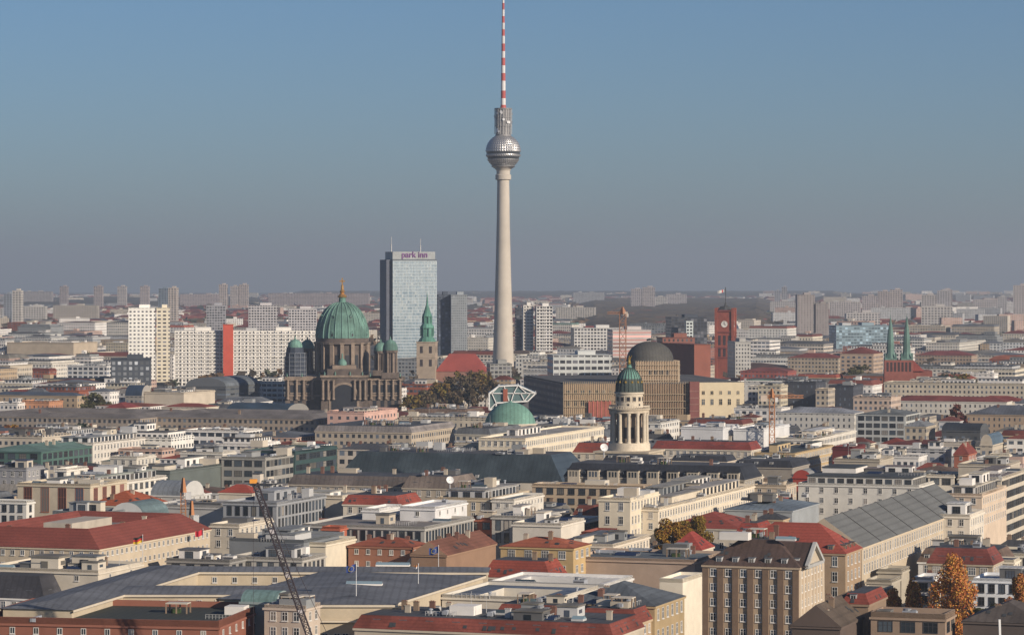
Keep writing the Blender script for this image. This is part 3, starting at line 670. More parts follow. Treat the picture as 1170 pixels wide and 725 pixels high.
# ------------------------------------------------------------------ glass hotel slab with rooftop sign
def hotel():
    D=3125; s=D/F; th=R(-20); g=gz(D); xr=Q(499.5,D); xl=Q(449,D)
    a,b_=axes(th); w=(xr-xl)/cos(th)*.99; d=26
    # near corner is the left front one
    cx=xl+a[0]*w/2+b_[0]*d/2; cy=D-a[1]*w/2*0+b_[1]*d/2
    root=empty('glass_hotel_tower',(cx,cy,g),-th); tag(root,'blue glass hotel slab with letters on its roof and two thin masts','hotel')
    zt=H-(296-V0)*s-g; zt2=H-(287.5-V0)*s-g
    fr=farwall((.30,.36,.38),2.4,3.1,.86,.68,(.20,.27,.31),.2); 
    k=('hotelglass',); 
    b=MB(); b.box(-w/2,w/2,-d/2,d/2,0,zt,0); b.build('wall',mat((.10,.12,.14),.5),root)
    b=MB(); rng=random.Random(5); pw=w/30; ph=(zt-4)/38
    gms=[mat(c,.2,.35,.05,1,key='hg%d'%i,spec=.8) for i,c in enumerate([(.42,.50,.54),(.37,.46,.51),(.47,.55,.58),(.28,.37,.43),(.54,.60,.61)])]  # pane colours lightened to stand in for the reflected sky
    for i in range(30):
        for j in range(38):
            f=j/38; r_=rng.random()
            mi= (0 if r_<.5 else 1 if r_<.7 else 2 if r_<.9 else 4) if f>.72 else (rng.choice([0,1,2,2,1,3,4]) if f>.45 else (1 if r_<.5 else 0 if r_<.7 else 3))
            t=rng.uniform(-.012,.012)
            x0=-w/2+i*pw; z0=2+j*ph
            b.quad((x0+.12,-d/2-.1,z0+.35),(x0+pw-.12,-d/2-.1-t*0,z0+.35),(x0+pw-.12,-d/2-.1-t*3,z0+ph-.3),(x0+.12,-d/2-.1-t*3,z0+ph-.3),mi)
    b.build('glass_front',gms,root)
    b=MB()
    for j in range(39): b.box(-w/2,w/2,-d/2-.3,-d/2-.02,2+j*ph-.3,2+j*ph+.3,0,True,True)
    b.build('spandrels',mat((.42,.48,.50),.4,.2,.1),root)
    b=MB(); b.box(-w/2+.3,w/2-1.5,-d/2+1,d/2-1,zt,zt2,0); b.build('sign_wall',mat((.34,.36,.36),.7),root)
    b=MB(); b.box(-w/2-5.2,-w/2+.3,-d/2+4,d/2-1,0,zt-.5,0); b.build('side_wall',mat((.09,.10,.13),.6),root)  # near-black tone paints in the shade of the face turned from the sun
    cu=bpy.data.curves.new('sign_text','FONT'); cu.body='park inn'; cu.size=8.2; cu.extrude=.25; cu.align_x='CENTER'; cu.offset=.12
    to=bpy.data.objects.new('tmp',cu); C.objects.link(to); bpy.context.view_layer.update()
    me=bpy.data.meshes.new_from_object(to); bpy.data.objects.remove(to); me.materials.clear(); me.materials.append(mat((.16,.05,.20),.5))
    o=ob('sign_letters',me,root,(0,-d/2+.6,zt+1.8)); o.rotation_euler=(pi/2,0,0)
    me2=unit('mast',LGREY)
    for x in (-w*.44,w*.22): ob('mast',me2,root,(x,0,zt2),0,(1.2,1.2,15 if x<0 else 13))
    FP.append((cx,cy,w/2+6,d/2,th)); REG.append(dict(o=root,cx=cx,cy=cy-d/2,hw=w/2,hd=5,th=0,top=120,eave=30,yb=384,nolab=1))
hotel()
# ------------------------------------------------------------------ palace under scaffolding
def palace():
    D=1950; s=D/F; g=gz(D); th=R(-9); a,b_=axes(th); xl=Q(643,D); xr=Q(850,D+12)
    w=(xr-xl)/cos(th); d=150; cx=xl+a[0]*w/2+b_[0]*d/2; cy=D-a[1]*w/2*0+b_[1]*d/2+4
    root=empty('palace_under_scaffolding',(cx,cy,g),-th); tag(root,'long palace being rebuilt, tan scaffolding, grey covered dome and finished yellow end','palace')
    zz=lambda py:H-(py-V0)*s-g; u=lambda px:-w/2+(px-643)*w/207
    h=zz(438); yf=-d/2
    side=farwall((.16,.14,.13),5,4,.4,.5)  # dark tone puts the north flank's shade into the wall colour
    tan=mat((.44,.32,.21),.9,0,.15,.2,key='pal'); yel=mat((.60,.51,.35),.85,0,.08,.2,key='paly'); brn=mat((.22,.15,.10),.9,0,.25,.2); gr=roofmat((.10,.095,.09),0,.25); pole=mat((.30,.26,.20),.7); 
    dk=mat((.05,.045,.045),.5)
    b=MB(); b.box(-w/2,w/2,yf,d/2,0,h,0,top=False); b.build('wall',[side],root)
    b=MB(); b.box(-w/2,u(702),yf-1.2,yf-.02,0,h,0); b.box(u(702),u(793),yf-1.0,yf-.02,0,h-.2,1); b.box(u(797),w/2,yf-.9,yf-.02,0,h+.4,2); b.build('facade',[tan,brn,yel],root)
    b=MB(); b.box(-w/2+1,w/2-1,yf+1,d/2-1,h,h+.6,0); b.build('roof',gr,root)
    b=MB()
    for k in range(26):
        x=u(643)+k*(u(702)-u(643))/25; b.box(x-.13,x+.13,yf-2.2,yf-1.9,0,h+1.5)
    for j in range(7): b.box(u(643),u(702),yf-2.3,yf-1.3,3+j*4.2,3+j*4.2+.3,0,True,True)
    for k in range(34):
        x=u(702)+k*(u(793)-u(702))/33; b.box(x-.12,x+.12,yf-2.2,yf-1.9,0,h+1)
    for j in range(7): b.box(u(702),u(793),yf-2.3,yf-1.1,2+j*4.2,2+j*4.2+.3,0,True,True)
    b.build('scaffold',mat((.38,.30,.20),.7),root)
    wme=win_mesh(1.9,3.6,yelf if False else mat((.66,.55,.36),.7,key='yf'),1)
    for k in range(5):
        x=u(803)+k*(u(843)-u(803))/4
        ob('window',wme,root,(x,yf-.95,zz(463)),0); ob('window',wme,root,(x,yf-.95,zz(451)),0,(.9,1,.6)); 
    for k in range(7):
        x=u(649)+k*(u(697)-u(649))/6
        ob('window',wme,root,(x,yf-1.25,zz(463)),0); ob('window',wme,root,(x,yf-1.25,zz(450)),0,(1,1,.7))
    # red hoist and shutters at the middle
    b=MB(); b.box(u(786),u(797),yf-5,yf-1.3,0,zz(436),0)
    for j in range(8): b.box(u(786)-.2,u(797)+.2,yf-5.3,yf-1.3,j*4+1,j*4+1.4,1,True,True)
    b.build('hoist_tower',[mat((.20,.075,.065),.8,0,.2),mat((.3,.16,.13),.7)],root)
    b=MB(); b.box(u(671),u(697),yf-3.4,yf-2.4,0,zz(458),0)
    for k in range(6): b.box(u(671)+k*2.6,u(671)+k*2.6+.5,yf-3.7,yf-3.4,0,zz(457),1)
    b.build('red_hoist',[mat((.25,.09,.06),.8,0,.3),mat((.42,.12,.10),.7)],root)
    # drum and dome
    x0,x1=u(721),u(776); r=(x1-x0)/2; xc=(x0+x1)/2; y0=yf+2; zb=h; zt=zz(413)
    b=MB(); b.box(x0+3,x1-.5,y0,y0+2*r-3,zb,zt,0); dr=b.build('drum',mat((.33,.24,.16),.9,0,.25,.3),root)
    b=MB()
    for k in range(18):
        x=x0+3+k*(x1-x0-3.5)/17; b.box(x-.12,x+.12,y0-1.2,y0-1,zb,zt+.5)
        y=y0+k*(2*r-3)/17; b.box(x1+.4,x1+.6,y-.12,y+.12,zb,zt+.5)
    for j in range(4): b.box(x0+3,x1+.6,y0-1.3,y0-.3,zb+2+j*3.1,zb+2.3+j*3.1,0,True,True)
    b.build('drum_scaffold',mat((.50,.40,.28),.7),dr)
    wq=MB(); wq.quad((-1.1,0,0),(1.1,0,0),(1.1,0,4),(-1.1,0,4)); wqe=wq.mesh('window',dk)
    for k in range(4): ob('window',wqe,dr,(xc-3+k*3.6,y0-.06,zb+4.5))
    b=MB(); prof=[(r*1.0,zt-.3),(r*.98,zt+.6)]+[(r*.97*cos(t*.105),zt+.8+(zz(389)-zt-1.5)*sin(t*.105)) for t in range(14)]
    b.lathe(prof,20,0,xc,y0+r); b.lathe([(2.2,zz(390)),(2.2,zz(388)),(.3,zz(387))],10,0,xc,y0+r)
    b.build('dome',roofmat((.085,.083,.075),0,.15),root,smooth=True)
    FP.append((cx,cy,w/2+3,d/2+4,th)); REG.append(dict(o=root,cx=cx,cy=D,hw=w/2,hd=5,th=0,top=40,eave=30,yb=474,nolab=1))
palace()
# ------------------------------------------------------------------ red clock tower of the town hall
def town_hall():
    D=2950; s=D/F; g=gz(D); th=R(12); root=empty('town_hall',(Q(829,D),D,g),-th); tag(root,'red brick town hall with square clock tower and white flag on top','town hall')
    zz=lambda py:H-(py-V0)*s-g
    br=mat((.26,.07,.045),.85,0,.25,.2,key='rt'); br2=mat((.20,.05,.04),.85); dk=mat((.04,.03,.035),.6); wh=mat((.7,.68,.62),.6)
    hw=7.8; b=MB(); zt=zz(354)
    b.box(-hw,hw,-hw,hw,0,zt,0)
    for x in (-hw,hw):
        for y in (-hw,hw): b.box(x-1.2,x+1.2,y-1.2,y+1.2,0,zt+2,0)
    for py in (379,397,408): b.box(-hw-.7,hw+.7,-hw-.7,hw+.7,zz(py)-.5,zz(py)+.5,1,True,True)
    b.box(-hw-1,hw+1,-hw-1,hw+1,zt-1.2,zt,1,True,True); tw=b.build('tower',[br,br2],root)
    wm=MB(); wm.quad((-1.2,0,0),(1.2,0,0),(1.2,0,9),(-1.2,0,9)); we=wm.mesh('window',dk)
    for k in range(3):
        for py in (396,378+10):
            ob('window',we,tw,(-4.6+k*4.6,-hw-.1,zz(407 if py==396 else 394))); ob('window',we,tw,(hw+.1,-4.6+k*4.6,zz(407 if py==396 else 394)),pi/2)
    c=MB(); c.poly([(3.0*cos(2*pi*k/24),0,3.0*sin(2*pi*k/24)) for k in range(24)],0); c.bar((0,-.15,0),(0,-.15,2.4),.3,1); c.bar((0,-.15,0),(1.3,-.15,-.9),.35,1); ce=c.mesh('clock_face',[wh,dk])
    ob('clock_face',ce,tw,(0,-hw-.25,zz(370))); ob('clock_face',ce,tw,(hw+.25,0,zz(370)),pi/2)
    b=MB(); b.lathe([(8,zt),(6.5,zt+1),(5,zt+3),(1.2,zt+4)],8); b.lathe([(1.2,zt+4),(.7,zz(346)),(.35,zz(345)),(.35,zz(328))],8); b.build('turret',mat((.06,.06,.06),.7),root)
    f=MB(); 
    for k in range(6): f.quad((.3-k*1.3,sin(k)*.4,zz(333)-k*.35),(.3-(k+1)*1.3,sin(k+1)*.4,zz(333)-(k+1)*.35),(.3-(k+1)*1.3,sin(k+1)*.4,zz(330)-(k+1)*.3),(.3-k*1.3,sin(k)*.4,zz(330)-k*.3),0 if k!=2 else 1)
    f.build('flag',[wh,mat((.5,.1,.1))],root)
    b=MB(); hb=zz(421); b.box(-30,62,-4,60,0,hb,0); b.build('body',farwall((.27,.075,.055),4,5,.4,.6),root)
    b=MB(); roof_hip(b,46,32,hb,5,1); b.build('roof',roofmat((.10,.06,.05)),root,(16,28,0))
    FP.append((Q(829,D)+14,D+28,48,36,th)); REG.append(dict(o=root,cx=Q(829,D),cy=D,hw=11,hd=5,th=0,top=40,eave=30,yb=430,nolab=1))
town_hall()
# ------------------------------------------------------------------ churches
def spire_church():
    D=2780; s=D/F; g=gz(D); root=empty('spire_church',(Q(488,D),D,g),R(-6)); tag(root,'old stone church with ornate green copper spire and steep red roof','church')
    zz=lambda py:H-(py-V0)*s-g
    st=mat((.36,.29,.22),.9,0,.2,.2,key='mk'); cop=roofmat((.10,.25,.19),0,.3); dk=mat((.05,.04,.04),.5)
    b=MB(); b.box(-8.2,8.2,-8.2,8.2,0,zz(390)); b.box(-8.7,8.7,-8.7,8.7,zz(390)-.8,zz(390),0,True,True); b.box(-8.5,8.5,-8.5,8.5,zz(408)-.3,zz(408)+.3,0,True,True); tw=b.build('tower',st,root)
    wm=MB(); wm.quad((-1.3,0,0),(1.3,0,0),(1.3,0,6),(-1.3,0,6)); we=wm.mesh('window',dk)
    for x in (-4,4): 
        for z in (zz(403),zz(418)): ob('window',we,tw,(x,-8.26,z)); ob('window',we,tw,(8.26,x,z),pi/2)
    b=MB(); b.lathe([(8,zz(390)),(6.6,zz(387)),(5,zz(384)),(5,zz(375)),(6.3,zz(374.5)),(6,zz(373)),(4.6,zz(370)),(3.6,zz(369)),(3.6,zz(362)),(4.6,zz(361.5)),(3.2,zz(357)),(2.2,zz(353)),(1.0,zz(348)),(.3,zz(336)),(.05,zz(333))],12); sp=b.build('spire',cop,root)
    for r,z0,z1 in ((5.8,384,374),(4.2,369,361)):
        pm=MB(); pm.box(-.4,.4,-.4,.4,0,(z1 and zz(z1)-zz(z0))); pe=pm.mesh('spire_pillar',cop)
        for k in range(8):
            a=2*pi*(k+.5)/8; ob('spire_pillar',pe,sp,(r*cos(a),r*sin(a),zz(z0)))
    b=MB(); L=44; b.box(8,8+L,-1,20,0,zz(424)); b.build('nave',mat((.30,.16,.12),.9,0,.2),root)
    b=MB(); roof_hip(b,L/2,10.5,zz(424),zz(404)-zz(424),.6,axis='x',gable=False); b.build('roof',roofmat((.30,.065,.05),0,.15),root,(8+L/2,9.5,0))
    FP.append((Q(488,D)+20,D+8,38,20,0)); REG.append(dict(o=root,cx=Q(505,D),cy=D,hw=26,hd=5,th=0,top=40,eave=30,yb=432,nolab=1))
spire_church()
def twin_spires():
    D=2400; s=D/F; g=gz(D); root=empty('twin_spire_church',(Q(1026.5,D),D,g),R(-4)); tag(root,'brick church with two slender pale green spires standing side by side','church')
    zz=lambda py:H-(py-V0)*s-g
    br=mat((.24,.085,.065),.9,0,.2,.2,key='nk'); cop=roofmat((.12,.21,.18),0,.2); dk=mat((.05,.03,.03),.5)
    b=MB(); b.box(-10.8,10.8,-6,8,0,zz(411)); bd=b.build('west_front',br,root)
    wm=MB(); wm.quad((-.8,0,0),(.8,0,0),(.8,0,7),(-.8,0,7)); we=wm.mesh('window',dk)
    for k in range(7): ob('window',we,bd,(-8.4+k*2.8,-6.06,zz(424))); 
    for x in (-6,6.2):
        b=MB(); b.box(x-4.4,x+4.4,-5.5,4,zz(411),zz(409)); 
        for (c,d) in ((-4,-5),(4,-5),(4,4),(-4,4)): b.lathe([(.6,zz(411)),(.5,zz(405)),(.05,zz(402))],6,0,x+c,d)
        b.lathe([(4.6,zz(409)),(2.9,zz(402)),(2.4,zz(385)),(1.6,zz(375)),(.25,zz(362)),(.04,zz(358))],8,0,x,-.5); b.build('spire',cop,root)
    b=MB(); b.box(-9,26,8,50,0,zz(424)); b.build('nave',br,root)
    b=MB(); roof_hip(b,10.5,24,zz(424),11,.6,axis='y'); b.build('roof',roofmat((.25,.06,.045),0,.15),root,(9,31,0))
    FP.append((Q(1030,D),D+22,24,34,0)); REG.append(dict(o=root,cx=Q(1032,D),cy=D,hw=18,hd=5,th=0,top=40,eave=30,yb=430,nolab=1))
twin_spires()
# ------------------------------------------------------------------ green dome church, white lattice box
def green_dome():
    D=1620; s=D/F; X=Q(583,D); root=empty('round_domed_church',(X,D,0)); tag(root,'round church under a smooth low green copper dome','church')
    zz=lambda py:H-(py-V0)*s; r=12.2; z0=zz(483)
    b=MB(); b.lathe([(r+1,0),(r+1,z0-1),(r+1.8,z0-.6),(r+1.8,z0)],40); b.build('drum',mat(CREAM,.8,0,.1),root,smooth=True)
    hc=zz(459)-z0; rc_=r+.8; RS=(rc_*rc_+hc*hc)/(2*hc); tm=math.asin(rc_/RS); prof=[(RS*sin(tm*(1-k/12)),z0+hc-RS*(1-cos(tm*(1-k/12)))) for k in range(12)]+[(.9,zz(459)),(.8,zz(458)),(.1,zz(457.5))]
    b=MB(); b.lathe(prof,40); b.build('dome',roofmat((.13,.25,.20),0,.22),root,smooth=True)
    FP.append((X,D,16,16,0)); REG.append(dict(o=root,cx=X,cy=D,hw=15,hd=5,th=0,top=40,eave=30,yb=480,nolab=1))
green_dome()
def lattice_box():
    D=1900; s=D/F; X=Q(585,D); root=empty('lattice_exhibition_box',(X,D,0)); tag(root,'white framed angular exhibition box with diagonal struts behind the round green dome','building')
    zz=lambda py:H-(py-V0)*s; u=lambda px:(px-585)*s
    top=[(u(572),zz(441)),(u(600),zz(440))]; mid=[(u(558),zz(449)),(u(612),zz(449))]; low=[(u(559),zz(465)),(u(604),zz(456))]
    out=[(u(559),zz(468)),(u(559),zz(449)),(u(570),zz(441)),(u(592),zz(440)),(u(612),zz(449)),(u(603),zz(458)),(u(567),zz(460)),(u(567),zz(466))]
    d=26; b=MB(); b.poly([(x,0,z) for x,z in out]); b.poly([(x,d,z) for x,z in out[::-1]])
    for k in range(len(out)):
        p,q=out[k],out[(k+1)%len(out)]; b.quad((p[0],d,p[1]),(q[0],d,q[1]),(q[0],0,q[1]),(p[0],0,p[1]))
    b.build('glass_body',mat((.13,.20,.20),.2,0,.35,.2,key='lb',spec=.7),root)
    b=MB(); b.box(u(566),u(604),2,24,0,zz(458)); b.build('core',mat((.12,.12,.13)),root)
    b=MB(); wh=mat((.75,.74,.70),.6)
    P3=lambda px,py:(u(px),-.6,zz(py))
    for k in range(len(out)):
        p,q=out[k],out[(k+1)%len(out)]; b.bar((p[0],-.6,p[1]),(q[0],-.6,q[1]),.78); b.bar((p[0],0,p[1]),(p[0],d,p[1]),.8)
    for (p,q) in (((559,449),(612,449)),((570,441),(562,449)),((576,441),(579,449)),((592,440),(587,449)),((592,440),(602,449)),((579,449),(582,459)),((587,449),(584,459)),((595,449),(600,459)),((606,449),(598,459)),((567,460),(562,449)),((567,460),(559,468))): b.bar(P3(*p),P3(*q),.5)
    b.build('struts',wh,root)
    b=MB(); b.box(u(575),u(580),-1.4,-1.0,zz(458),zz(444)); b.build('poster',mat((.33,.10,.06),.7),root)
    FP.append((X,D+13,17,15,0)); REG.append(dict(o=root,cx=X,cy=D,hw=14,hd=5,th=0,top=40,eave=30,yb=462,nolab=1))
lattice_box()
# ------------------------------------------------------------------ tower blocks
def slab(label,xl,xr,yt,yb,D,col,d=14,th=R(-6),bands=True,storey=3.3,bay=3.4,name='apartment_block',cat='apartment block',side=None,plant=True,group=None,fw=.72,fh=.6,glass=(.055,.055,.06)):
    if name=='apartment_block' and ('office' in label or 'hall' in label or 'town block' in label): name,cat='office_block','office building'
    s=D/F; g=gz(D); w=(xr-xl)*s/cos(th); X=Q((xl+xr)/2,D); a,b_=axes(th)
    cx=X+b_[0]*d/2; cy=D+b_[1]*d/2; root=empty(name,(cx,cy,g),-th); tag(root,label,cat,group)
    h=H-(yt-V0)*s-g
    wm=farwall(col,bay,storey,fw,fh,glass)
    b=MB(); b.box(-w/2,w/2,-d/2,d/2,0,h,0,top=False); b.build('wall',wm,root)
    b=MB(); b.box(-w/2-.3,w/2+.3,-d/2-.3,d/2+.3,h,h+.5,0,True,True); rf=b.build('roof',mat(tuple(c*.8 for c in col)),root)
    if plant:
        ob('plant_room',unit('box',col),rf,(w*.1,0,h+.5),0,(min(14,w*.4),d*.5,3))
        if w>60: ob('plant_room',unit('box',LGREY),rf,(-w*.28,0,h+.5),0,(10,d*.5,2.6))
    if bands and D<3600:
        bm=MB(); bm.box(-w/2,w/2,-d/2-1.1,-d/2-.02,0,1.15,0,True,True); me=bm.mesh('balcony_row',mat(col,.8,0,.06,.1,key='bal'))
        n=int((h-4)/storey)
        for k in range(n): ob('balcony_row',me,root,(0,0,h-(k+1)*storey))
        f=MB(); nb=max(2,int(w/6))
        for k in range(nb+1):
            x=-w/2+w*k/nb; f.box(x-.15,x+.15,-d/2-1.15,-d/2-.03,0,h)
        f.build('balcony_fins',mat(col,.8,0,.06,.1,key='bal'),root)
    FP.append((cx,cy,w/2,d/2,th)); REG.append(dict(o=root,cx=X,cy=D,hw=w/2,hd=5,th=0,top=h,eave=h,yb=yb,nolab=1))
    return root,w,h
slab('white slab of flats with balconies, left of the red stair tower',200,254,378,436,2900,(.76,.73,.67))
slab('white slab of flats with balconies between red stair tower and green cathedral dome',267,362,378,432,2900,(.76,.73,.67))
slab('narrow vertical red stair tower standing between two white slabs of flats',255,266.5,371,424,2894,(.50,.085,.05),bands=False,name='stair_tower',cat='stair tower',fw=.01,fh=.01,plant=False)
slab('tall white tower block with raised roof room, left one of the bright pair',147,177,352,428,3000,(.84,.82,.75),d=20,bands=False,bay=3.8,storey=3.6,fw=.5,fh=.42,glass=(.05,.05,.06))
slab('tall cream white tower block, narrower right one of the bright pair',179,194,352,440,3004,(.74,.67,.52),d=20,bands=False,bay=5,storey=3.6,fw=.6,fh=.42,glass=(.06,.06,.07))
slab('dark glass office tower with lighter patterned right face beside the hotel slab',501,515,337,378,3350,(.07,.085,.11),d=25,bands=False,fw=.7,fh=.7,glass=(.05,.06,.08))
slab('narrow office tower with grey diagonal patterned face right of the hotel slab',515.5,534,337,378,3340,(.30,.33,.35),d=25,bands=False,bay=2,storey=2.6,fw=.5,fh=.5)
slab('white balconied block right of the television tower shaft, narrower left half',598,609,349,388,3300,(.66,.63,.58),bands=True)
slab('white balconied block with small red mark right of the television tower shaft',613,631,350,396,3290,(.70,.68,.64),bands=True)
slab('dark glass block behind the white balconied pair near the television tower',590,597,352,392,3330,(.06,.07,.09),bands=False,fw=.8)
slab('brown tower slab with pale edges, left one of the tall pair',911,931,337,378,4300,(.28,.25,.24),bands=False,bay=4,fw=.3,fh=.6)
slab('brown tower slab with pale edges, lower right one of the tall pair',932,947,347,380,4300,(.26,.23,.22),bands=False,bay=4,fw=.3,fh=.6)
slab('wide pale blue glass office block left of the green twin spires',955,1020,372,392,3600,(.25,.33,.37),d=40,bands=False,fw=.85,fh=.6,glass=(.13,.18,.21))
slab('dark glass hall with bright stair window left of the red clock tower',767,808,363,388,3300,(.06,.07,.09),d=40,bands=False,fw=.85,fh=.8)
slab('narrow white lit stair bay in front of dark glass hall',784,792,367,386,3280,(.55,.60,.58),d=6,bands=False,plant=False)
slab('pale grid fronted block just right of the red clock tower',840,858,391,418,2800,(.42,.41,.38),d=40,bands=False,bay=2.6,storey=3.4,fw=.5,fh=.5)
slab('dark grey cube office with grid windows below the bright tower pair',127,172,411,434,2500,(.06,.07,.085),d=50,bands=False,bay=4.4,storey=4.2,fw=.55,fh=.6,glass=(.16,.17,.18))
slab('grey apartment slab behind the white slabs, left of three',236,258,349,378,4000,(.33,.33,.35),bands=False)
slab('grey apartment slab behind the white slabs, middle of three',284,317,349,377,3900,(.48,.46,.46),bands=False)
slab('grey apartment slab behind the white slabs, nearest to the cathedral dome',330,362,353,378,3900,(.48,.46,.46),bands=False)
slab('brick red office block with dark shaded side beside the palace dome',793,812,394,426,2300,(.26,.09,.06),d=60,bands=False,fw=.01,th=R(-20),plant=False)
slab('long terracotta topped block behind the palace dome',757,794,386,400,2420,(.24,.10,.075),d=30,bands=False,fw=.4)
slab('white horizontal office block with dark window band left of palace dome',632,699,406,420,2500,(.55,.57,.55),d=40,bands=False,storey=5,bay=5,fw=.8,fh=.5)
slab('white and red striped office block behind the orange crane',700,744,377,398,3100,(.55,.50,.47),d=40,bands=False,storey=3.6,bay=40,fw=.99,fh=.5,glass=(.3,.17,.15))
slab('long low white office wing behind the orange crane, further left',656,712,375,392,3300,(.56,.55,.52),d=30,bands=False)
slab('grey stone office block with flat roof right of the spire church roof',560,585,416,424,2600,(.30,.30,.28),d=30,bands=False)
# ------------------------------------------------------------------ NEAR BUILDINGS, left to right and front to back
building_=building
def X_(**k): return k
# parliament block with two courts
def court_block():
    th=R(4); z=22; x0,y0=Q(357,752),752
    root=empty('government_block_with_courts',(0,0,0)); tag(root,'huge low government block with slate blue roofs round two sandy courts','building')
    wall=mat((.52,.44,.32),.85,0,.12,.2,key='wall'); rf=roofmat((.135,.142,.155),.35,.22); tr=mat((.60,.53,.42),.8,0,.1)
    def pp(px,D): return (Q(px,D),D)
    wings=[('back',pp(96,836),pp(548,836),26),('mid',pp(60,778),pp(470,778),22)]
    b=MB(); r=MB(); wq=[]
    def wing(p,q,wdt,ridge=1.0):
        """a straight wing from p to q (front line), wdt deep"""
        dx,dy=q[0]-p[0],q[1]-p[1]; L=sqrt(dx*dx+dy*dy); ux,uy=dx/L,dy/L; nx,ny=-uy,ux
        A=(p[0],p[1]);B_=(q[0],q[1]);C_=(q[0]+nx*wdt,q[1]+ny*wdt);D_=(p[0]+nx*wdt,p[1]+ny*wdt)
        c=[A,B_,C_,D_]
        for i in range(4):
            j=(i+1)%4; b.quad((*c[i],0),(*c[j],0),(*c[j],z),(*c[i],z),0)
        o=.6
        def sh(pt,du,dn): return (pt[0]+ux*du+nx*dn, pt[1]+uy*du+ny*dn)
        A,B_,C_,D_=sh(A,-o,-o),sh(B_,o,-o),sh(C_,o,o),sh(D_,-o,o); m0=sh(A,wdt/2,wdt/2+o); m1=sh(B_,-wdt/2,wdt/2+o)
        h=z+ridge
        r.quad((*A,z),(*B_,z),(*m1,h),(*m0,h)); r.quad((*C_,z),(*D_,z),(*m0,h),(*m1,h)); r.tri((*B_,z),(*C_,z),(*m1,h)); r.tri((*D_,z),(*A,z),(*m0,h))
        b.quad((*A,z-.05),(*B_,z-.05),(*B_,z-.6),(*A,z-.6),1); b.quad((*D_,z-.05),(*C_,z-.05),(*C_,z-.6),(*D_,z-.6),1)
        wq.append((p,q,atan2(uy,ux)))
    wing(pp(165,838),pp(556,836),14,.8); wing(pp(112,778),pp(470,778),22)
    wing(pp(82,742),pp(242,850),17,1.2); 
    wing(pp(447,755),pp(552,826),44,1.3)
    wing(pp(355,754),pp(452,754),22,.8)
    b.build('wall',[wall,tr],root)
    rr=r.build('roof',rf,root)
    me,ww,wh=W('small')
    for (p,q,a) in wq[:2]:
        n=17
        for k in range(n):
            f=(k+.5)/n; ob('window',me,root,(p[0]+(q[0]-p[0])*f+sin(a)*.05,p[1]+(q[1]-p[1])*f-cos(a)*.05,z-2.8),a)
            ob('window',me,root,(p[0]+(q[0]-p[0])*f+sin(a)*.05,p[1]+(q[1]-p[1])*f-cos(a)*.05,z-6.6),a,(1,1,1.4))
    me,ww,wh=W('plain'); p,q,a=wq[4]
    for k in range(3):
        f=.12+k*.24; 
        for du in (-1,1): ob('window',me,root,(p[0]+(q[0]-p[0])*f+du,p[1]-.02,z-8.8),a)
    # skylights and a light band on the right roof, its white court wall
    for px,D in ((448,838),(415,786)): ob('skylight',unit('skylight',WHITE),rr,(Q(px,D),D+6,z+.9),-R(6),(9,2.4,1.0))
    bb=MB(); bb.box(Q(360,754),Q(447,754),753.2,753.9,z-4.2,z-3.8,0,True,True); bb.build('string_course',tr,root)
    FP.extend([(Q(260,800),795,72,52,0)]); FP.append((Q(500,800),805,14,52,R(20)))
    REG.append(dict(o=root,cx=Q(300,800),cy=752,hw=70,hd=5,th=0,top=40,eave=22,yb=725,nolab=1))
court_block()
N_='near'
b=[]
# --- bottom left
B('red brick office with dark green flat roof at the bottom left corner',-30,250,None,716,20,(.26,.105,.07),d=42,th=R(10),rcol=(.05,.055,.045),win='small',bay=5.2,storey=4.2,clutter=5,par=1.4,rpatch=.12,desc='x')
B('sand coloured block with small penthouse and flat grey roof at the left edge',-20,112,None,654,18.5,CREAM,d=28,rcol=(.16,.17,.18),win='small',bay=9,clutter=7,vis=2)
B('low block under a rounded dark mansard with two white dormers at left edge',-30,50,None,684,12,WHITE,d=22,roof='mansard',rcol=(.06,.06,.07),rh=6,dorm=3,dcol=WHITE,clutter=0,chim=0)
r1,_=B('long cream block under hipped deep red roofs around a narrow court, left edge',-60,113,240,627,22,(.50,.42,.31),roof='ring',rcol=(.30,.065,.048),rh=5.2,wd=14,win='small',bay=3.0,chim=4,rpatch=.15,yb=640)
B('brown grey low wing with dark ribbon windows behind the slate blue roofs',190,262,268,642,17,(.28,.27,.25),rcol=(.13,.13,.14),win='wide',bay=4,clutter=5,d=16)
B('pale stone block with dark ribbed front and tiny red gable',262,345,350,640,17,(.40,.38,.34),rcol=SLATE,d=18,win='dark',clutter=3)
B('cream villa block with bright south side beside the leaning crane boom',240,273,312,601,21,CREAM,rcol=(.35,.33,.30),win='plain',storey=3.6,vis=2)
B('plain grey box with blank sunlit end wall right of the crane boom',262,347,392,619,21,(.20,.215,.225),rcol=(.20,.21,.21),win=None,yb=648,clutter=4,cornice=False)
B('cream house with blank bright south wall touching the grey box',349,372,396,622,20,(.66,.59,.46),win=None,rcol=SLATE,d=24,clutter=1)
B('red and white striped stair block between grey box and ribbed grey office',368,388,393,604,22,(.40,.12,.07),win='small',clutter=1,rcol=DRED,vis=2)
B('green glass winter garden below the red gabled house',388,468,470,634,16,(.06,.14,.12),rcol=(.12,.14,.15),win='big',bay=3.8,storey=3,glass=(.05,.1,.09),d=26,clutter=3)
B('small block with glazed round arch left of the brown gable',463,489,491,650,13,BEIGE,roof='vault',axis='y',rcol=(.10,.15,.13),rh=4,d=14,win='small')
B('brown brick house with shallow gable and arcaded side roof',470,510,562,634,18,(.30,.19,.125),roof='hip',gable=True,axis='y',rcol=(.22,.075,.05),rh=4,win=None,clutter=0,d=44)
B('orange red roofed row behind the green winter garden',398,470,476,625,18.5,(.30,.14,.09),roof='hip',rcol=(.34,.08,.045),rh=2.4,win='small',d=14)
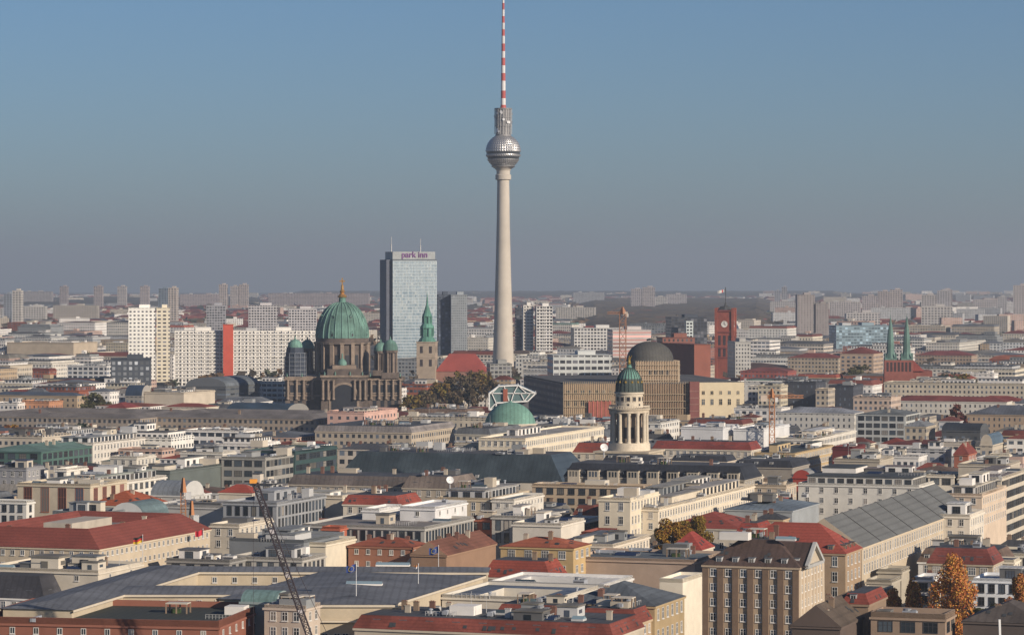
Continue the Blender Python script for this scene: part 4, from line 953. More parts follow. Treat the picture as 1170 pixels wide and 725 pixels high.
B('ribbed grey stone office with wide brown roof, full of tall slot windows',345,485,508,604,22,(.40,.385,.35),roof='flat',rcol=(.20,.18,.165),win='fin',bay=2.6,vis=2,storey=4.4,attic=0,clutter=3,yb=616,d=45,desc='x')
B('white roof pavilion on the ribbed office, larger right hand one',457,497,511,581,26,(.66,.65,.63),rcol=(.5,.5,.5),win='small',bay=6,vis=1,d=30,clutter=1,yb=592)
B('white roof pavilion beside dark glazing, smaller left hand one',414,433,441,583,25,(.62,.61,.58),rcol=(.4,.4,.4),win=None,vis=1,clutter=1,d=20,yb=592)
B('office with white vertical fins along its sunny side and pale flat roof',255,316,372,576,23,(.30,.31,.32),rcol=(.26,.27,.28),win='fin',bay=2.9,vis=2,storey=4,clutter=6,yb=592)
B('red mansard roofed house with dormers just behind the slate blue roofs',552,628,None,661,17,CREAM,roof='mansard',rcol=(.33,.06,.04),rh=4.6,d=15,dorm=4,dcol=BROWN,clutter=0,chim=2)
B('ochre house with orange tiled hip roof and paired windows',572,655,676,626,23,(.50,.36,.18),roof='hip',rcol=(.40,.095,.05),rh=2.4,win='pair',bay=4.1,storey=4.1,vis=3,yb=650,d=16)
B('grey office with double row of dark slot windows behind the ochre house',562,615,640,592,22,(.42,.40,.36),rcol=(.28,.26,.24),win='fin',bay=2.4,storey=4,vis=2,yb=615)
B('white blocky house with blank walls behind the ochre house',640,641,664,600,22,(.66,.61,.52),w=16,rcol=CREAM,win=None,d=24,yb=618)
B('dark roofed box with red brick band right of the blank white house',664,688,690,610,20,(.22,.07,.05),rcol=(.04,.045,.05),d=16,win=None)
B('cream white house with two low red roofed wings, small square windows',684,700,742,624,20,(.64,.57,.46),w=15,rcol=SLATE,win='plain',vis=2,roof='flat',yb=634)
B('pinkish stone office with long dark glass strip and cluttered roof',655,794,800,642,19,(.46,.35,.27),rcol=(.12,.14,.15),d=30,win=None,clutter=9,yb=660,desc='strip')
B('plain red roof slope directly above the cluttered office roof',765,801,803,628,17.5,CREAM,roof='hip',rcol=(.40,.06,.045),rh=5,d=14,win=None,clutter=0,chim=0)
B('slate blue hipped roof building with stone cornice at the bottom centre',640,748,782,692,21,(.40,.30,.17),roof='hip',rcol=(.10,.115,.13),rh=4.5,win='tall',bay=4,storey=5,vis=2,yb=725)
B('narrow tall block with long cream blank side wall left of the brown ministry',778,780,799,664,24,(.70,.63,.50),w=6,rcol=LGREY,win=None,d=18,yb=724,cornice=False)
B('low block with pale parapet and blue glass roof strips, left of slate hip roof',505,636,None,686,20,(.58,.54,.46),roof='ringflat',wd=7,rcol=(.10,.13,.18),d=34,win=None,clutter=4)
B('low white roofed hall with blue shaded court behind the red rows',560,690,700,670,19,(.66,.65,.62),roof='ringflat',wd=4,rcol=(.62,.60,.56),d=26,win=None,clutter=2)
B('red mansard row with dark flat roof at bottom, left half',565,655,None,708,18,BEIGE,roof='mansard',rcol=(.25,.055,.04),rh=3.2,inset=1.8,d=16,dorm=3,dcol=DGREY,clutter=8)
B('red mansard row with dark flat roof at bottom, right half next to white chimneys',662,728,732,712,18,TAN,roof='mansard',rcol=(.25,.055,.04),rh=3.2,inset=1.8,d=16,dorm=1,dcol=DGREY,clutter=8)
B('nearest red mansard row cut by the bottom edge, with cluttered dark roof',405,700,704,728,18,BEIGE,roof='mansard',rcol=(.25,.055,.04),rh=3.0,inset=1.6,d=24,dorm=9,dcol=DGREY,clutter=24,win=None)
# --- right foreground
B('brown stone ministry with pilasters, dark tiled roof and white gable on its side',803,913,937,648,24,(.42,.33,.235),roof='mansard',inset=8.5,rcol=(.075,.05,.042),rh=6.4,win='cross',bay=3.6,storey=3.9,vis=5,d=27,yb=725,dorm=5,rpatch=.2,desc='ministry')
B('brown stone wing under a bright red hipped roof, corner of the long ministry',836,966,984,632,23.5,(.36,.26,.17),roof='hip',rcol=(.34,.06,.042),rh=7.5,win='tall',bay=4,storey=4.2,vis=4,yb=690,rpatch=.12,axis='x',dorm=6,dcol=BROWN)
B('very long stone ministry wing with plain grey roof running into the distance',946,985,1106,625,23.5,(.50,.42,.31),roof='hip',rcol=(.155,.16,.155),rh=8,win='tall',bay=3.4,storey=4.0,vis=4,axis='y',gable=True,w=22,yb=660,chim=0,rpatch=.1)
B('white end block closing the far end of the long grey roofed wing',1100,1108,1122,590,24,(.66,.60,.50),w=20,rcol=LGREY,win='plain',d=24,yb=620)
B('sand grey stepped annex block, top one of three',1003,1030,1033,653,16,(.40,.36,.29),rcol=(.30,.29,.25),d=12,win=None,clutter=1)
B('sand grey stepped annex block, middle one of three',990,1018,1022,665,15,(.40,.36,.29),rcol=(.30,.29,.25),d=12,win=None,clutter=1)
B('sand grey stepped annex block, lowest one of three',980,1010,1014,676,14,(.40,.36,.29),rcol=(.30,.29,.25),d=12,win=None,clutter=1)
B('stone house with dull red roof and pale pilasters right of the long wing',1060,1134,1150,645,18,(.36,.30,.22),roof='mansard',rcol=(.22,.05,.04),rh=4.4,win='pair',bay=3.4,d=16,vis=2,dorm=4,dcol=DRED,clutter=1)
B('white house with wavy wrapping balconies behind the small poplars',1049,1065,1069,662,18,(.70,.69,.66),rcol=LGREY,d=12,win='wide',bay=4.5,storey=3.4,vis=5,clutter=1,yb=700)
B('white gridded office with square windows at the right edge',1112,1190,None,665,16,(.70,.72,.73),rcol=LGREY,d=18,win='dark',bay=2.6,storey=3.6,vis=3,clutter=4,yb=695)
B('dull red box roof on brown wall at bottom right',963,992,1000,690,22,BROWN,roof='mansard',rcol=(.20,.05,.035),rh=2.5,d=20,win=None,clutter=0,chim=0)
B('brown parapet building with dark openings cut by the bottom edge',995,1080,1086,707,20,(.30,.22,.16),rcol=(.12,.10,.09),d=12,win='big',bay=4.5,clutter=2,par=1.2)
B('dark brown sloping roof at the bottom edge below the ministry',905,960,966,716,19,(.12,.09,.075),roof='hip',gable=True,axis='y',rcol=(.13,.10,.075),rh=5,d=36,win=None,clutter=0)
B('dark roof building in the bottom right corner',1100,1190,None,712,19,(.10,.08,.07),roof='hip',rcol=(.09,.075,.065),rh=4,d=24,win=None,clutter=0)
# --- second band
B('broad red hipped roof with autumn tree in front of it',757,845,862,604,18,CREAM,roof='hip',rcol=(.34,.065,.045),rh=6,win='plain',d=30,clutter=0,rpatch=.12,yb=612)
B('small house with red roof and white framed dormer window right of autumn tree',842,868,872,608,19,(.60,.55,.48),roof='mansard',rcol=(.34,.055,.04),rh=4,d=16,dorm=1,dcol=WHITE,clutter=1)
B('tall cream house with two rows of tall windows on its sunny side',684,720,753,571,25,(.68,.60,.46),rcol=(.28,.26,.24),win='tall',bay=3.6,storey=4.6,vis=4,yb=604,attic=0)
B('long cream row with balconies reaching away toward black roofs',745,752,862,582,21,(.66,.58,.45),w=16,rcol=(.32,.30,.27),win='plain',yb=590)
B('white low house with gabled end and round openings behind cream row',562,587,621,572,22,(.66,.62,.54),rcol=(.15,.18,.20),win='small',yb=582)
B('tan office wing with ribbon windows below the black roofs',608,735,745,557,22,(.46,.36,.25),rcol=(.34,.31,.28),win='wide',bay=4,vis=3,attic=0,yb=570,clutter=5)
B('row of flats with rooftop terraces running up to the right',752,770,872,568,22,(.60,.53,.42),w=20,rcol=(.30,.29,.26),win='wide',bay=4,yb=576)
B('tan house with pale attic rooms and blue grey roof at centre',500,560,605,571,22,(.50,.42,.30),rcol=(.30,.29,.27),win='tall',attic=3,yb=585)
B('black slate mansard block with row of pale dormer blocks in front',645,850,None,548,23,(.30,.27,.22),roof='mansard',rcol=(.028,.032,.042),rh=7,d=26,dorm=0,clutter=8,win='plain',yb=556,chim=0,desc='black')
B('pale hall with low black roof behind the black slate mansard',690,750,None,527,26,(.50,.44,.35),roof='mansard',rcol=BLACKR,rh=3,d=12,win='tall',clutter=0,chim=0,dorm=0,yb=534)
B('second pale hall with black roof right of the domed tower',768,830,None,527,26,(.52,.45,.36),roof='mansard',rcol=BLACKR,rh=3,d=14,win='tall',clutter=0,chim=0,yb=532)
B('low black roofed wing running right from the black slate mansard',840,905,None,534,20,(.30,.27,.23),roof='mansard',rcol=BLACKR,rh=4,d=30,win=None,clutter=4,chim=0,yb=538)
B('red mansard with rows of dormers just left of the domed tower',655,697,700,517,20,CREAM,roof='mansard',rcol=(.27,.05,.035),rh=6,dorm=5,d=20,clutter=2,yb=522)
B('red mansard roof row behind pale halls, right of the domed tower',746,858,862,514,20,CREAM,roof='mansard',rcol=(.28,.05,.04),rh=5,dorm=9,dcol=DRED,d=18,clutter=3,yb=520)
B('house wrapped in white scaffolding sheets, nearer one',778,826,838,489,25,(.66,.66,.66),rcol=LGREY,win=None,d=30,yb=504,clutter=5,fw=.01)
B('house wrapped in white scaffolding sheets, right of a small tan stair house',838,872,902,491,24,(.68,.68,.67),rcol=(.25,.28,.30),win=None,yb=506,clutter=5,fw=.01)
B('stepped cream office with long sunlit balconied side left of domed tower',598,600,690,502,27,(.68,.60,.46),w=22,rcol=(.36,.34,.31),yb=520,bay=2.6,storey=3.8,fw=.5,attic=0,clutter=2)
B('lower cream office front with dark openings beside the balconied office',520,598,600,508,24,(.56,.50,.40),rcol=(.28,.27,.27),d=26,yb=518)
B('long dark blue glass hall with sloping front across the centre',386,642,None,550,11,(.05,.065,.075),roof='mansard',rcol=(.05,.066,.075),rh=11,inset=8,seam=.55,gloss=.3,d=44,win=None,clutter=26,chim=0,yb=552,desc='glass')
B('dark framed office with grid of black windows left of the glass cube',253,303,336,524,23,(.30,.29,.26),rcol=(.20,.20,.19),far=False,win='big',bay=3.9,storey=4.2,vis=3,yb=546,clutter=6)
B('dark green glass cube office left of the long glass hall',333,337,385,517,24,(.04,.075,.075),w=24,rcol=(.18,.18,.17),far=False,win='big',bay=3.8,storey=4.4,vis=3,yb=540)
B('grey green glazed hall with plain long side left of the dark framed office',180,194,262,539,20,(.13,.15,.14),rcol=(.15,.15,.14),win=None,w=20,yb=550)
B('white walled block with wide openings behind the dark framed office',206,254,256,518,24,(.66,.62,.54),rcol=(.2,.2,.2),win='big',bay=9,d=14,vis=1,yb=530)
B('white block of flats with three stepped terrace bands and planted balconies',104,106,190,556,23,(.70,.66,.58),w=18,rcol=(.30,.32,.28),win='wide',bay=4.5,storey=3.6,vis=4,attic=2.8,yb=570)
B('beige postmodern block with tall red brown arched windows',20,103,105,555,25,(.50,.43,.32),rcol=(.20,.20,.18),win='arch',bay=6.5,storey=11,vis=1,d=30,yb=585)
B('white glazed corner house at the left edge below the beige postmodern block',-20,30,38,574,22,(.68,.66,.60),rcol=LGREY,win='dark',bay=2.6,vis=2,attic=2.8,yb=592)
B('pale house with barrel vaulted roof and white arched gable end',172,210,233,566,20,(.46,.455,.43),rcol=(.17,.19,.21),roof='vault',axis='x',rh=5,win='small',bay=5,yb=575)
B('long low pale grey wall building with flat roof behind the deep red roofs',172,262,300,580,20,(.42,.41,.39),rcol=(.25,.25,.25),win=None,yb=590,clutter=5)
B('bright orange red gabled roof in front of the white terraced flats',101,158,164,578,20,CREAM,roof='hip',rcol=(.44,.09,.04),rh=6.5,d=24,win=None,clutter=0,rpatch=.15)
B('plain grey metal roof box left of a half round skylight',60,122,128,587,21,(.22,.24,.25),rcol=(.2,.21,.21),win=None,d=18,clutter=2,cornice=False)
B('hall with half round glass and white vaulted roof behind deep red roofs',126,164,168,591,19,(.5,.5,.48),roof='vault',axis='y',rcol=(.12,.17,.18),rh=5,d=20,win=None)
B('small bright red tent shaped roof under the tip of the crane boom',250,288,292,563,20,CREAM,roof='hip',rcol=(.45,.07,.045),rh=4,d=10,win=None,clutter=0,chim=0)
B('brown mansard row with small dormers left of the glass cube corner',330,478,None,556,21,(.44,.38,.30),roof='mansard',rcol=(.13,.11,.10),rh=5,d=26,dorm=14,dcol=BROWN,clutter=2,yb=560)
B('brown roofed block with white satellite dish at the centre',460,520,540,558,22,(.42,.36,.28),roof='mansard',rcol=(.16,.13,.11),rh=6,d=26,dorm=3,clutter=5)
B('cream house with red mansard row, centre left below brown mansard',392,455,475,577,21,CREAM,roof='mansard',rcol=(.36,.07,.05),rh=4.5,d=22,dorm=4,clutter=2)
B('cream walled house left of the red mansard row, big blank side',330,391,398,568,22,(.60,.53,.42),rcol=(.33,.32,.28),win=None,clutter=2,d=28)
# copper roofed and left middle
B('long building clad in green copper with sunlit gutters',-20,47,136,516,23,(.075,.14,.12),roof='ring',rcol=(.11,.18,.155),rh=2,wd=20,far=False,win='big',bay=5,vis=2,yb=526,dorm=0)
B('white rooftop house above the green copper building',60,106,166,507,24,(.66,.62,.55),rcol=GREY,yb=513,attic=2.6)
B('cream block with dark window row at left edge above copper building',-10,48,52,499,23,(.52,.46,.37),rcol=BROWNR,d=30,yb=508)
B('pale rotunda fronted block right of the copper building',126,156,178,523,24,(.60,.56,.48),rcol=GREY,yb=532,far=False,bay=3,vis=2)
B('flat roof with dark blue solar strip at the left edge',-20,30,34,536,20,(.30,.30,.31),rcol=(.05,.065,.11),d=16,clutter=2)
B('white penthouse box above the beige postmodern block',64,76,100,537,24,(.68,.64,.56),rcol=LGREY,yb=548,win='wide',bay=6,vis=1)
B('tan stone palace with blue glass ridge, left of brown autumn trees',-10,88,98,452,19,(.44,.34,.23),rcol=(.07,.09,.12),roof='hip',rh=3,yb=470,bay=4,fw=.3)
B('orange walled low building in front of the tan palace',22,56,60,459,16,(.50,.25,.14),rcol=GREY,d=20,yb=470,fw=.3)
B('small white pavilion at the left edge in front of the tan palace',-10,20,22,461,15,WHITE,rcol=LGREY,d=16,yb=471)
B('cream plain hall left of the curved dark museum',165,210,213,449,22,(.55,.48,.38),rcol=(.40,.38,.34),d=50,yb=457,fw=.01)
B('dark curved glass museum right of the cream hall',212,258,262,441,22,(.12,.13,.14),roof='vault',axis='y',rcol=(.14,.16,.18),rh=6,d=60,yb=452,fw=.9,fh=.3,bay=8)
B('small domed pavilion in dark blue beside brown autumn trees',143,162,164,452,20,(.30,.28,.25),roof='vault',rcol=(.03,.05,.085),rh=7,d=16,yb=456)
B('dull red hipped roof with cream wall right of brown autumn trees',120,144,146,466,17,CREAM,roof='hip',rcol=(.30,.05,.045),rh=4.5,d=22,yb=472)
B('small red roofs in front of the curved dark museum',185,235,240,465,16,CREAM,roof='hip',rcol=(.34,.07,.05),rh=3,d=20,yb=470)
B('wide shallow dark blue glass roof left of the cathedral',258,328,330,471,17,(.25,.24,.22),roof='vault',rcol=(.035,.065,.10),rh=5,d=34,yb=476)
B('very long low brown roofed arsenal at the left, in front of tan palace',-30,160,None,478,18,(.32,.27,.22),roof='ring',rcol=(.19,.17,.155),rh=2.4,wd=18,d=80,yb=484)
B('long brown roofed range with small pediment in front of the cathedral',168,362,None,479,18,(.34,.28,.22),roof='ring',rcol=(.16,.145,.135),rh=2.6,wd=18,d=70,yb=486)
B('salmon pink palace with lighter cream end below the cathedral',374,416,454,471,23,(.62,.40,.33),rcol=(.25,.22,.20),yb=488,bay=5,fw=.35,clutter=2)
B('cream low range right of the salmon palace',457,560,562,478,20,(.52,.46,.36),rcol=(.20,.20,.20),d=30,yb=486,fw=.3)
B('grey stone house row with red patches of roof below salmon palace',360,470,520,494,22,(.42,.36,.28),rcol=(.22,.20,.19),yb=502,roof='mansard',rh=4)
B('cream block with white dormers left of the round green dome',520,560,600,496,22,(.48,.44,.36),rcol=(.13,.14,.15),yb=503,roof='mansard',rh=4)
# right middle
B('modern white building with grey green glass front and slanted dark roof',978,1035,1051,474,22,(.52,.53,.50),roof='hip',rcol=(.13,.14,.14),rh=4,far=False,win='big',bay=4.2,storey=3.9,vis=4,yb=496)
B('long pale hall with grey ridge roof left of the glass fronted building',888,976,978,472,20,(.56,.54,.49),roof='hip',rcol=(.24,.25,.27),rh=4,d=24,yb=482,fw=.3)
B('pinkish stone house with colonnade above the glass fronted building',975,1018,1024,454,23,(.50,.39,.31),rcol=(.20,.21,.22),d=30,yb=462)
B('cream block with dark windows beside the yellow palace end',866,892,894,441,24,(.56,.50,.38),rcol=GREY,d=30,yb=462,fw=.5)
B('dark block between the cream block and a narrow tan tower house',894,932,934,437,26,(.055,.06,.075),rcol=(.08,.085,.09),d=30,yb=462,fw=.3)
B('narrow tan tower house between two dark blocks',932,946,948,445,25,(.42,.36,.28),rcol=GREY,d=20,yb=461)
B('dark block right of the narrow tan tower house',947,975,976,441,25,(.06,.065,.08),rcol=(.09,.095,.10),d=30,yb=460,fw=.3)
B('long cream range with even windows at right above the red roof strip',1010,1180,None,439,22,(.52,.46,.36),rcol=(.22,.21,.20),d=30,yb=450,fw=.4)
B('white walled building with long flat red roof strip',1022,1150,1156,459,19,(.60,.57,.50),roof='hip',rcol=(.30,.06,.05),rh=4,d=20,yb=470,fw=.3)
B('brown stone range under a long slate roof at the right edge',1104,1190,None,474,19,(.36,.27,.19),roof='hip',rcol=(.115,.125,.145),rh=7,d=30,yb=486,fw=.3,bay=3)
B('beige house with hipped grey roof left of the black barrel roof',1034,1058,1064,487,22,(.46,.40,.31),roof='hip',rcol=(.17,.18,.19),rh=4,d=24,yb=498)
B('black barrel roofed pavilion in the right middle',1076,1120,1123,492,20,(.08,.085,.09),roof='vault',rcol=(.028,.035,.045),rh=3.5,d=24,yb=497)
B('small steep red gabled house right of the grey mansard',1090,1106,1128,519,19,(.36,.13,.08),roof='hip',rcol=(.28,.055,.04),rh=7,d=20,far=False,yb=526,win='small')
B('house with blue curved roof right of the red gabled house',1120,1134,1138,508,20,BEIGE,roof='vault',axis='y',rcol=(.10,.15,.20),rh=5,d=30,yb=514)
B('yellow walled block with dark green roof left of the dark red house',862,908,952,518,21,(.50,.38,.22),rcol=(.075,.085,.08),yb=530,win='pair',par=.3,clutter=6,rpatch=.2)
B('dark red blank walled house right of the yellow walled block',951,974,978,512,23,(.15,.035,.035),rcol=DRED,d=26,win=None,yb=522)
B('small bright red roofed house in front of the yellow walled block',906,926,932,545,18,(.33,.055,.04),rcol=GREY,roof='vault',axis='y',rh=3,d=14,win=None)
B('white terraced house with long light balcony edge above dark red house',924,928,978,502,22,(.66,.62,.54),w=18,rcol=LGREY,yb=508)
B('broad white building with dark attic strip and square windows',912,1050,1078,556,19,(.64,.62,.56),rcol=(.07,.08,.085),attic=3.2,win='plain',bay=5.5,storey=4,vis=3,yb=572,clutter=2)
B('pale colonnaded attic row behind the broad white building',945,1090,1098,544,21.5,(.60,.55,.46),rcol=(.18,.15,.15),win='big',bay=4.4,d=20,vis=1,yb=550)
B('beige windowless roof block, left of the two large ones at right',953,1005,1012,526,25,(.44,.39,.31),rcol=(.36,.33,.27),d=26,win=None,yb=538)
B('beige windowless roof block, right of the two large ones',1095,1150,1160,532,26,(.46,.41,.33),rcol=(.38,.36,.30),d=30,win=None,yb=544)
B('pinkish corner building with cream attic below the right beige block',1076,1122,1150,566,24,(.62,.50,.38),rcol=(.46,.42,.34),win='plain',bay=4,yb=590,attic=2.8)
B('cream gridded office with big dark windows at the right edge',1140,1144,1190,547,26,(.56,.50,.40),w=16,rcol=(.2,.17,.16),win='big',bay=3.9,storey=4.2,vis=6,yb=612,d=60)
B('blue grey roof full of aerials left of the broad white building',828,905,912,583,17.5,(.30,.32,.33),roof='hip',rcol=(.16,.20,.24),rh=3.5,d=40,win=None,clutter=8,yb=580)
B('cream pilaster fronted row beside the blue grey roof',860,898,910,556,20,(.50,.42,.32),rcol=(.25,.24,.22),win='tall',bay=3.4,yb=562)
# --- further back, either side
B('long tan hall with pale flat roof, far left of the tower pair',8,84,86,392,24,(.46,.38,.28),rcol=(.38,.34,.28),d=60,yb=402,fw=.01)
B('cream office with tall grid right of dark cube office',121,146,148,392,20,(.52,.46,.34),rcol=GREY,d=40,yb=398)
B('white twin gabled offices left of the dark cube office',77,122,124,418,22,(.62,.61,.58),rcol=GREY,d=30,yb=428,bay=5,fw=.7,fh=.6)
B('old court building with curved gables and cream walls under red roof',960,998,1000,404,30,(.44,.33,.24),roof='hip',rcol=(.27,.06,.045),rh=8,d=40,yb=424,bay=5)
B('long red roofed range left of the old court building',900,958,None,409,24,(.46,.38,.28),roof='hip',rcol=(.27,.055,.045),rh=6,d=30,yb=424)
B('bright red town block right of the red clock tower',846,900,902,424,20,(.33,.09,.07),rcol=(.25,.06,.05),roof='hip',rh=4,d=30,yb=430)
B('cream hall right of the spire church with teal windows',455,478,480,394,20,(.55,.48,.36),rcol=CREAM,d=30,yb=404)
B('white department store block right of the hotel slab foot',500,558,560,386,22,(.60,.56,.48),rcol=(.5,.48,.42),d=60,yb=398,fw=.5,fh=.3)
B('long white low halls right of the court building',1058,1096,1140,392,20,(.60,.57,.50),rcol=(.40,.38,.33),yb=398)
B('red roofed barracks right of the twin spires',1046,1110,1112,406,20,(.40,.30,.22),roof='hip',rcol=(.26,.055,.05),rh=6,d=30,yb=414)

cb=[r for r in REG if r.get('label','').startswith('sand coloured block with small')][0]
for px,w_,d_,h_ in ((30,8.5,7,3.6),(86,5,5,2.4),(62,3,3,1.6)):
    ob('penthouse',unit('house',CREAM),cb['rr'],((px-112)/F*871+cb['w']/2,-4,cb['eave']),0,(w_,d_,h_))
lw=[r for r in REG if r.get('label','').startswith('very long stone ministry')][0]; sb=MB()
for k in range(1,7):
    y=-lw['d']/2+lw['d']*k/7
    sb.bar((lw['w']/2+.5,y,lw['eave']+.1),(0,y,lw['eave']+8.1),.35); sb.bar((-lw['w']/2-.5,y,lw['eave']+.1),(0,y,lw['eave']+8.1),.35)
sb.build('roof_joints',mat((.09,.09,.09),.7),lw['rr'])
# ministry: pilasters, and the gable on its sunny side
mn=[r for r in REG if r.get('label','').startswith('brown stone ministry')][0]; mr=mn['o']; mw,md,mz=mn['w'],mn['d'],mn['eave']
pm=MB(); pm.box(-.8,.8,-.55,-.02,3.5,mz-.8); pme=pm.mesh('pilaster',mat((.19,.13,.09),.9,0,.2,.3,key='pil'))
nb=max(1,int((mw-1.6)/3.6)); bb_=(mw-1.6)/nb
for k in range(nb+1): ob('pilaster',pme,mr,(-mw/2+.8+bb_*k,-md/2,0))
pm=MB(); pm.lathe([(.62,3.5),(.5,mz-.8)],8); pme=pm.mesh('column',mat((.5,.42,.32),.85,0,.15,key='mc'))
nb=max(1,int((md-1.6)/3.6)); bb_=(md-1.6)/nb
for k in range(nb+1): ob('column',pme,mr,(mw/2,-md/2+.8+bb_*k,0),pi/2)
pd=MB(); gw=8.5; y0=-md/2+gw+2; x=mw/2
pd.poly([(x+1.2,y0-gw,mz),(x+1.2,y0+gw,mz),(x+1.2,y0,mz+5.0)],0)
pd.quad((x+1.6,y0-gw-1,mz),(x+1.6,y0,mz+5.8),(x-9,y0,mz+5.8),(x-3,y0-gw-1,mz),1); pd.quad((x+1.6,y0,mz+5.8),(x+1.6,y0+gw+1,mz),(x-3,y0+gw+1,mz),(x-9,y0,mz+5.8),1)
pd.bar((x+1.7,y0-gw-.6,mz+.2),(x+1.7,y0,mz+5.6),.9,2); pd.bar((x+1.7,y0+gw+.6,mz+.2),(x+1.7,y0,mz+5.6),.9,2); pd.bar((x+1.7,y0-gw-.6,mz+.1),(x+1.7,y0+gw+.6,mz+.1),.8,2)
pd.build('gable',[mat((.50,.43,.33),.85,0,.1,key='gab'),roofmat((.075,.05,.042)),mat((.42,.42,.40),.7,key='gt')],mr)
# pale dormer blocks along the black mansard
bk=[r for r in REG if r.get('label','').startswith('black slate mansard')][0]
db=MB(); db.box(-2.3,2.3,-1,4,-3,3.2); db.box(-2.6,2.6,-1.3,4,3.2,3.6,1,True,True); 
for k in (-1.2,0,1.2): db.box(k-.35,k+.35,-1.06,-1.02,.6,2.6,2)
dbe=db.mesh('dormer',[mat((.48,.42,.33),.85,key='dbk'),roofmat(BLACKR),GL])
for k in range(9): ob('dormer',dbe,bk['rr'],(-bk['w']/2+4+k*(bk['w']-8)/8,-bk['d']/2-.2,bk['eave']-.4))
# the long glass hall: slanting ribs on its front
gh=[r for r in REG if r.get('label','').startswith('long dark blue glass hall')][0]
# cluttered yard house between brick office and court block
B('pale house behind scaffolding and roof machines right of the brick office',302,349,353,695,22.5,(.50,.42,.34),rcol=(.35,.30,.26),win='plain',d=9,vis=3,clutter=12,bay=2.8)
B('glass roofed hall with curved green panes right of the brick office roof',275,316,320,688,22.5,(.25,.30,.29),roof='vault',rcol=(.14,.22,.21),rh=2.5,d=8,win=None)

# grey flat halls filling the narrow court of the red roofed block
rc=[r for r in REG if r.get('label','').startswith('long cream block under hipped deep red')][0]
ib=MB(); ib.box(-rc['w']/2+16,rc['w']/2-15.5,-rc['d']/2+15,rc['d']/2-22,0,25.2,0); ib.box(-rc['w']/2+30,rc['w']/2-28,-rc['d']/2+20,rc['d']/2-30,25.2,27.5,1,True)
ib.build('court_hall',[roofmat((.24,.24,.22)),mat((.45,.40,.33))],rc['o'])
for (px,y0,w_,dd,hh,yb) in ((515,2200,50,260,10,462),):
    REG.append(dict(o=None,cx=Q(px,y0),cy=y0,hw=w_/2,hd=5,th=0,top=hh,eave=hh,yb=yb,nolab=1)); FP.append((Q(px,y0+80),y0+80,w_/2,90,0))

REG.append(dict(o=None,cx=Q(63,1660),cy=1660,hw=18,hd=5,th=0,top=10,eave=10,yb=499,nolab=1))
# ------------------------------------------------------------------ FILL: the other houses of the inner city
def corners(cx,cy,hw,hd,th):
    a,b=axes(th); return [(cx+sx*hw*a[0]+sy*hd*b[0], cy+sx*hw*a[1]+sy*hd*b[1]) for sx in(-1,1) for sy in(-1,1)]
def span(r):
    c=corners(r['cx'],r['cy'],r['hw'],r['hd'],r['th']); u=[U0+F*x/y for x,y in c]; return min(u),max(u),min(y for x,y in c),max(y for x,y in c)
rng=random.Random(11)
MANUAL=[dict(r,sp=span(r)) for r in REG]
cand=[]
a,b_=axes(TH)
wallpal=[WHITE,WHITE,WHITE,(.70,.68,.62),CREAM,(.66,.62,.54),(.66,.60,.48),TAN,BEIGE,LGREY,PINK,(.56,.50,.42),BRICK,GREY,(.62,.62,.60)]
roofpal=[GRAVEL,GRAVEL,SLATE,SLATE,DGREY,DGREY,(.24,.23,.21),(.36,.35,.33),(.13,.12,.11),(.10,.09,.08)]
redpal=[RED,(.34,.07,.045),DRED,(.24,.06,.045),(.36,.09,.05)]
def gen(d0,d1,su,sv,gap,kind):
    # rows of blocks in the street grid
    import itertools
    Vmin,Vmax=int((d0*.85)/sv),int(d1*1.2/sv)
    for iv in range(Vmin,Vmax+1):
        for iu in range(-40,60):
            v=(iv+.5)*sv; u=(iu+.5)*su+(iv%2)*su*.3
            cx=u*a[0]+v*b_[0]; cy=u*a[1]+v*b_[1]
            if not d0<cy<d1: continue
            if abs(cx)>cy*.166+10: continue
            w=su*rng.uniform(.72,.96)-gap*.5; d=sv*rng.uniform(.70,.94)-gap*.5
            if (iu%3==0): w-=7
            if (iv%2==0): d-=8
            cand.append([cx+rng.uniform(-1,1),cy+rng.uniform(-1,1),w,d,rng.uniform(16,25) if kind==0 else rng.uniform(14,26),kind])
gen(860,1500,28,31,1,0); gen(1500,2450,42,42,2,0); gen(2450,4600,66,62,6,1)
cand.sort(key=lambda c:c[1])
keep=[]
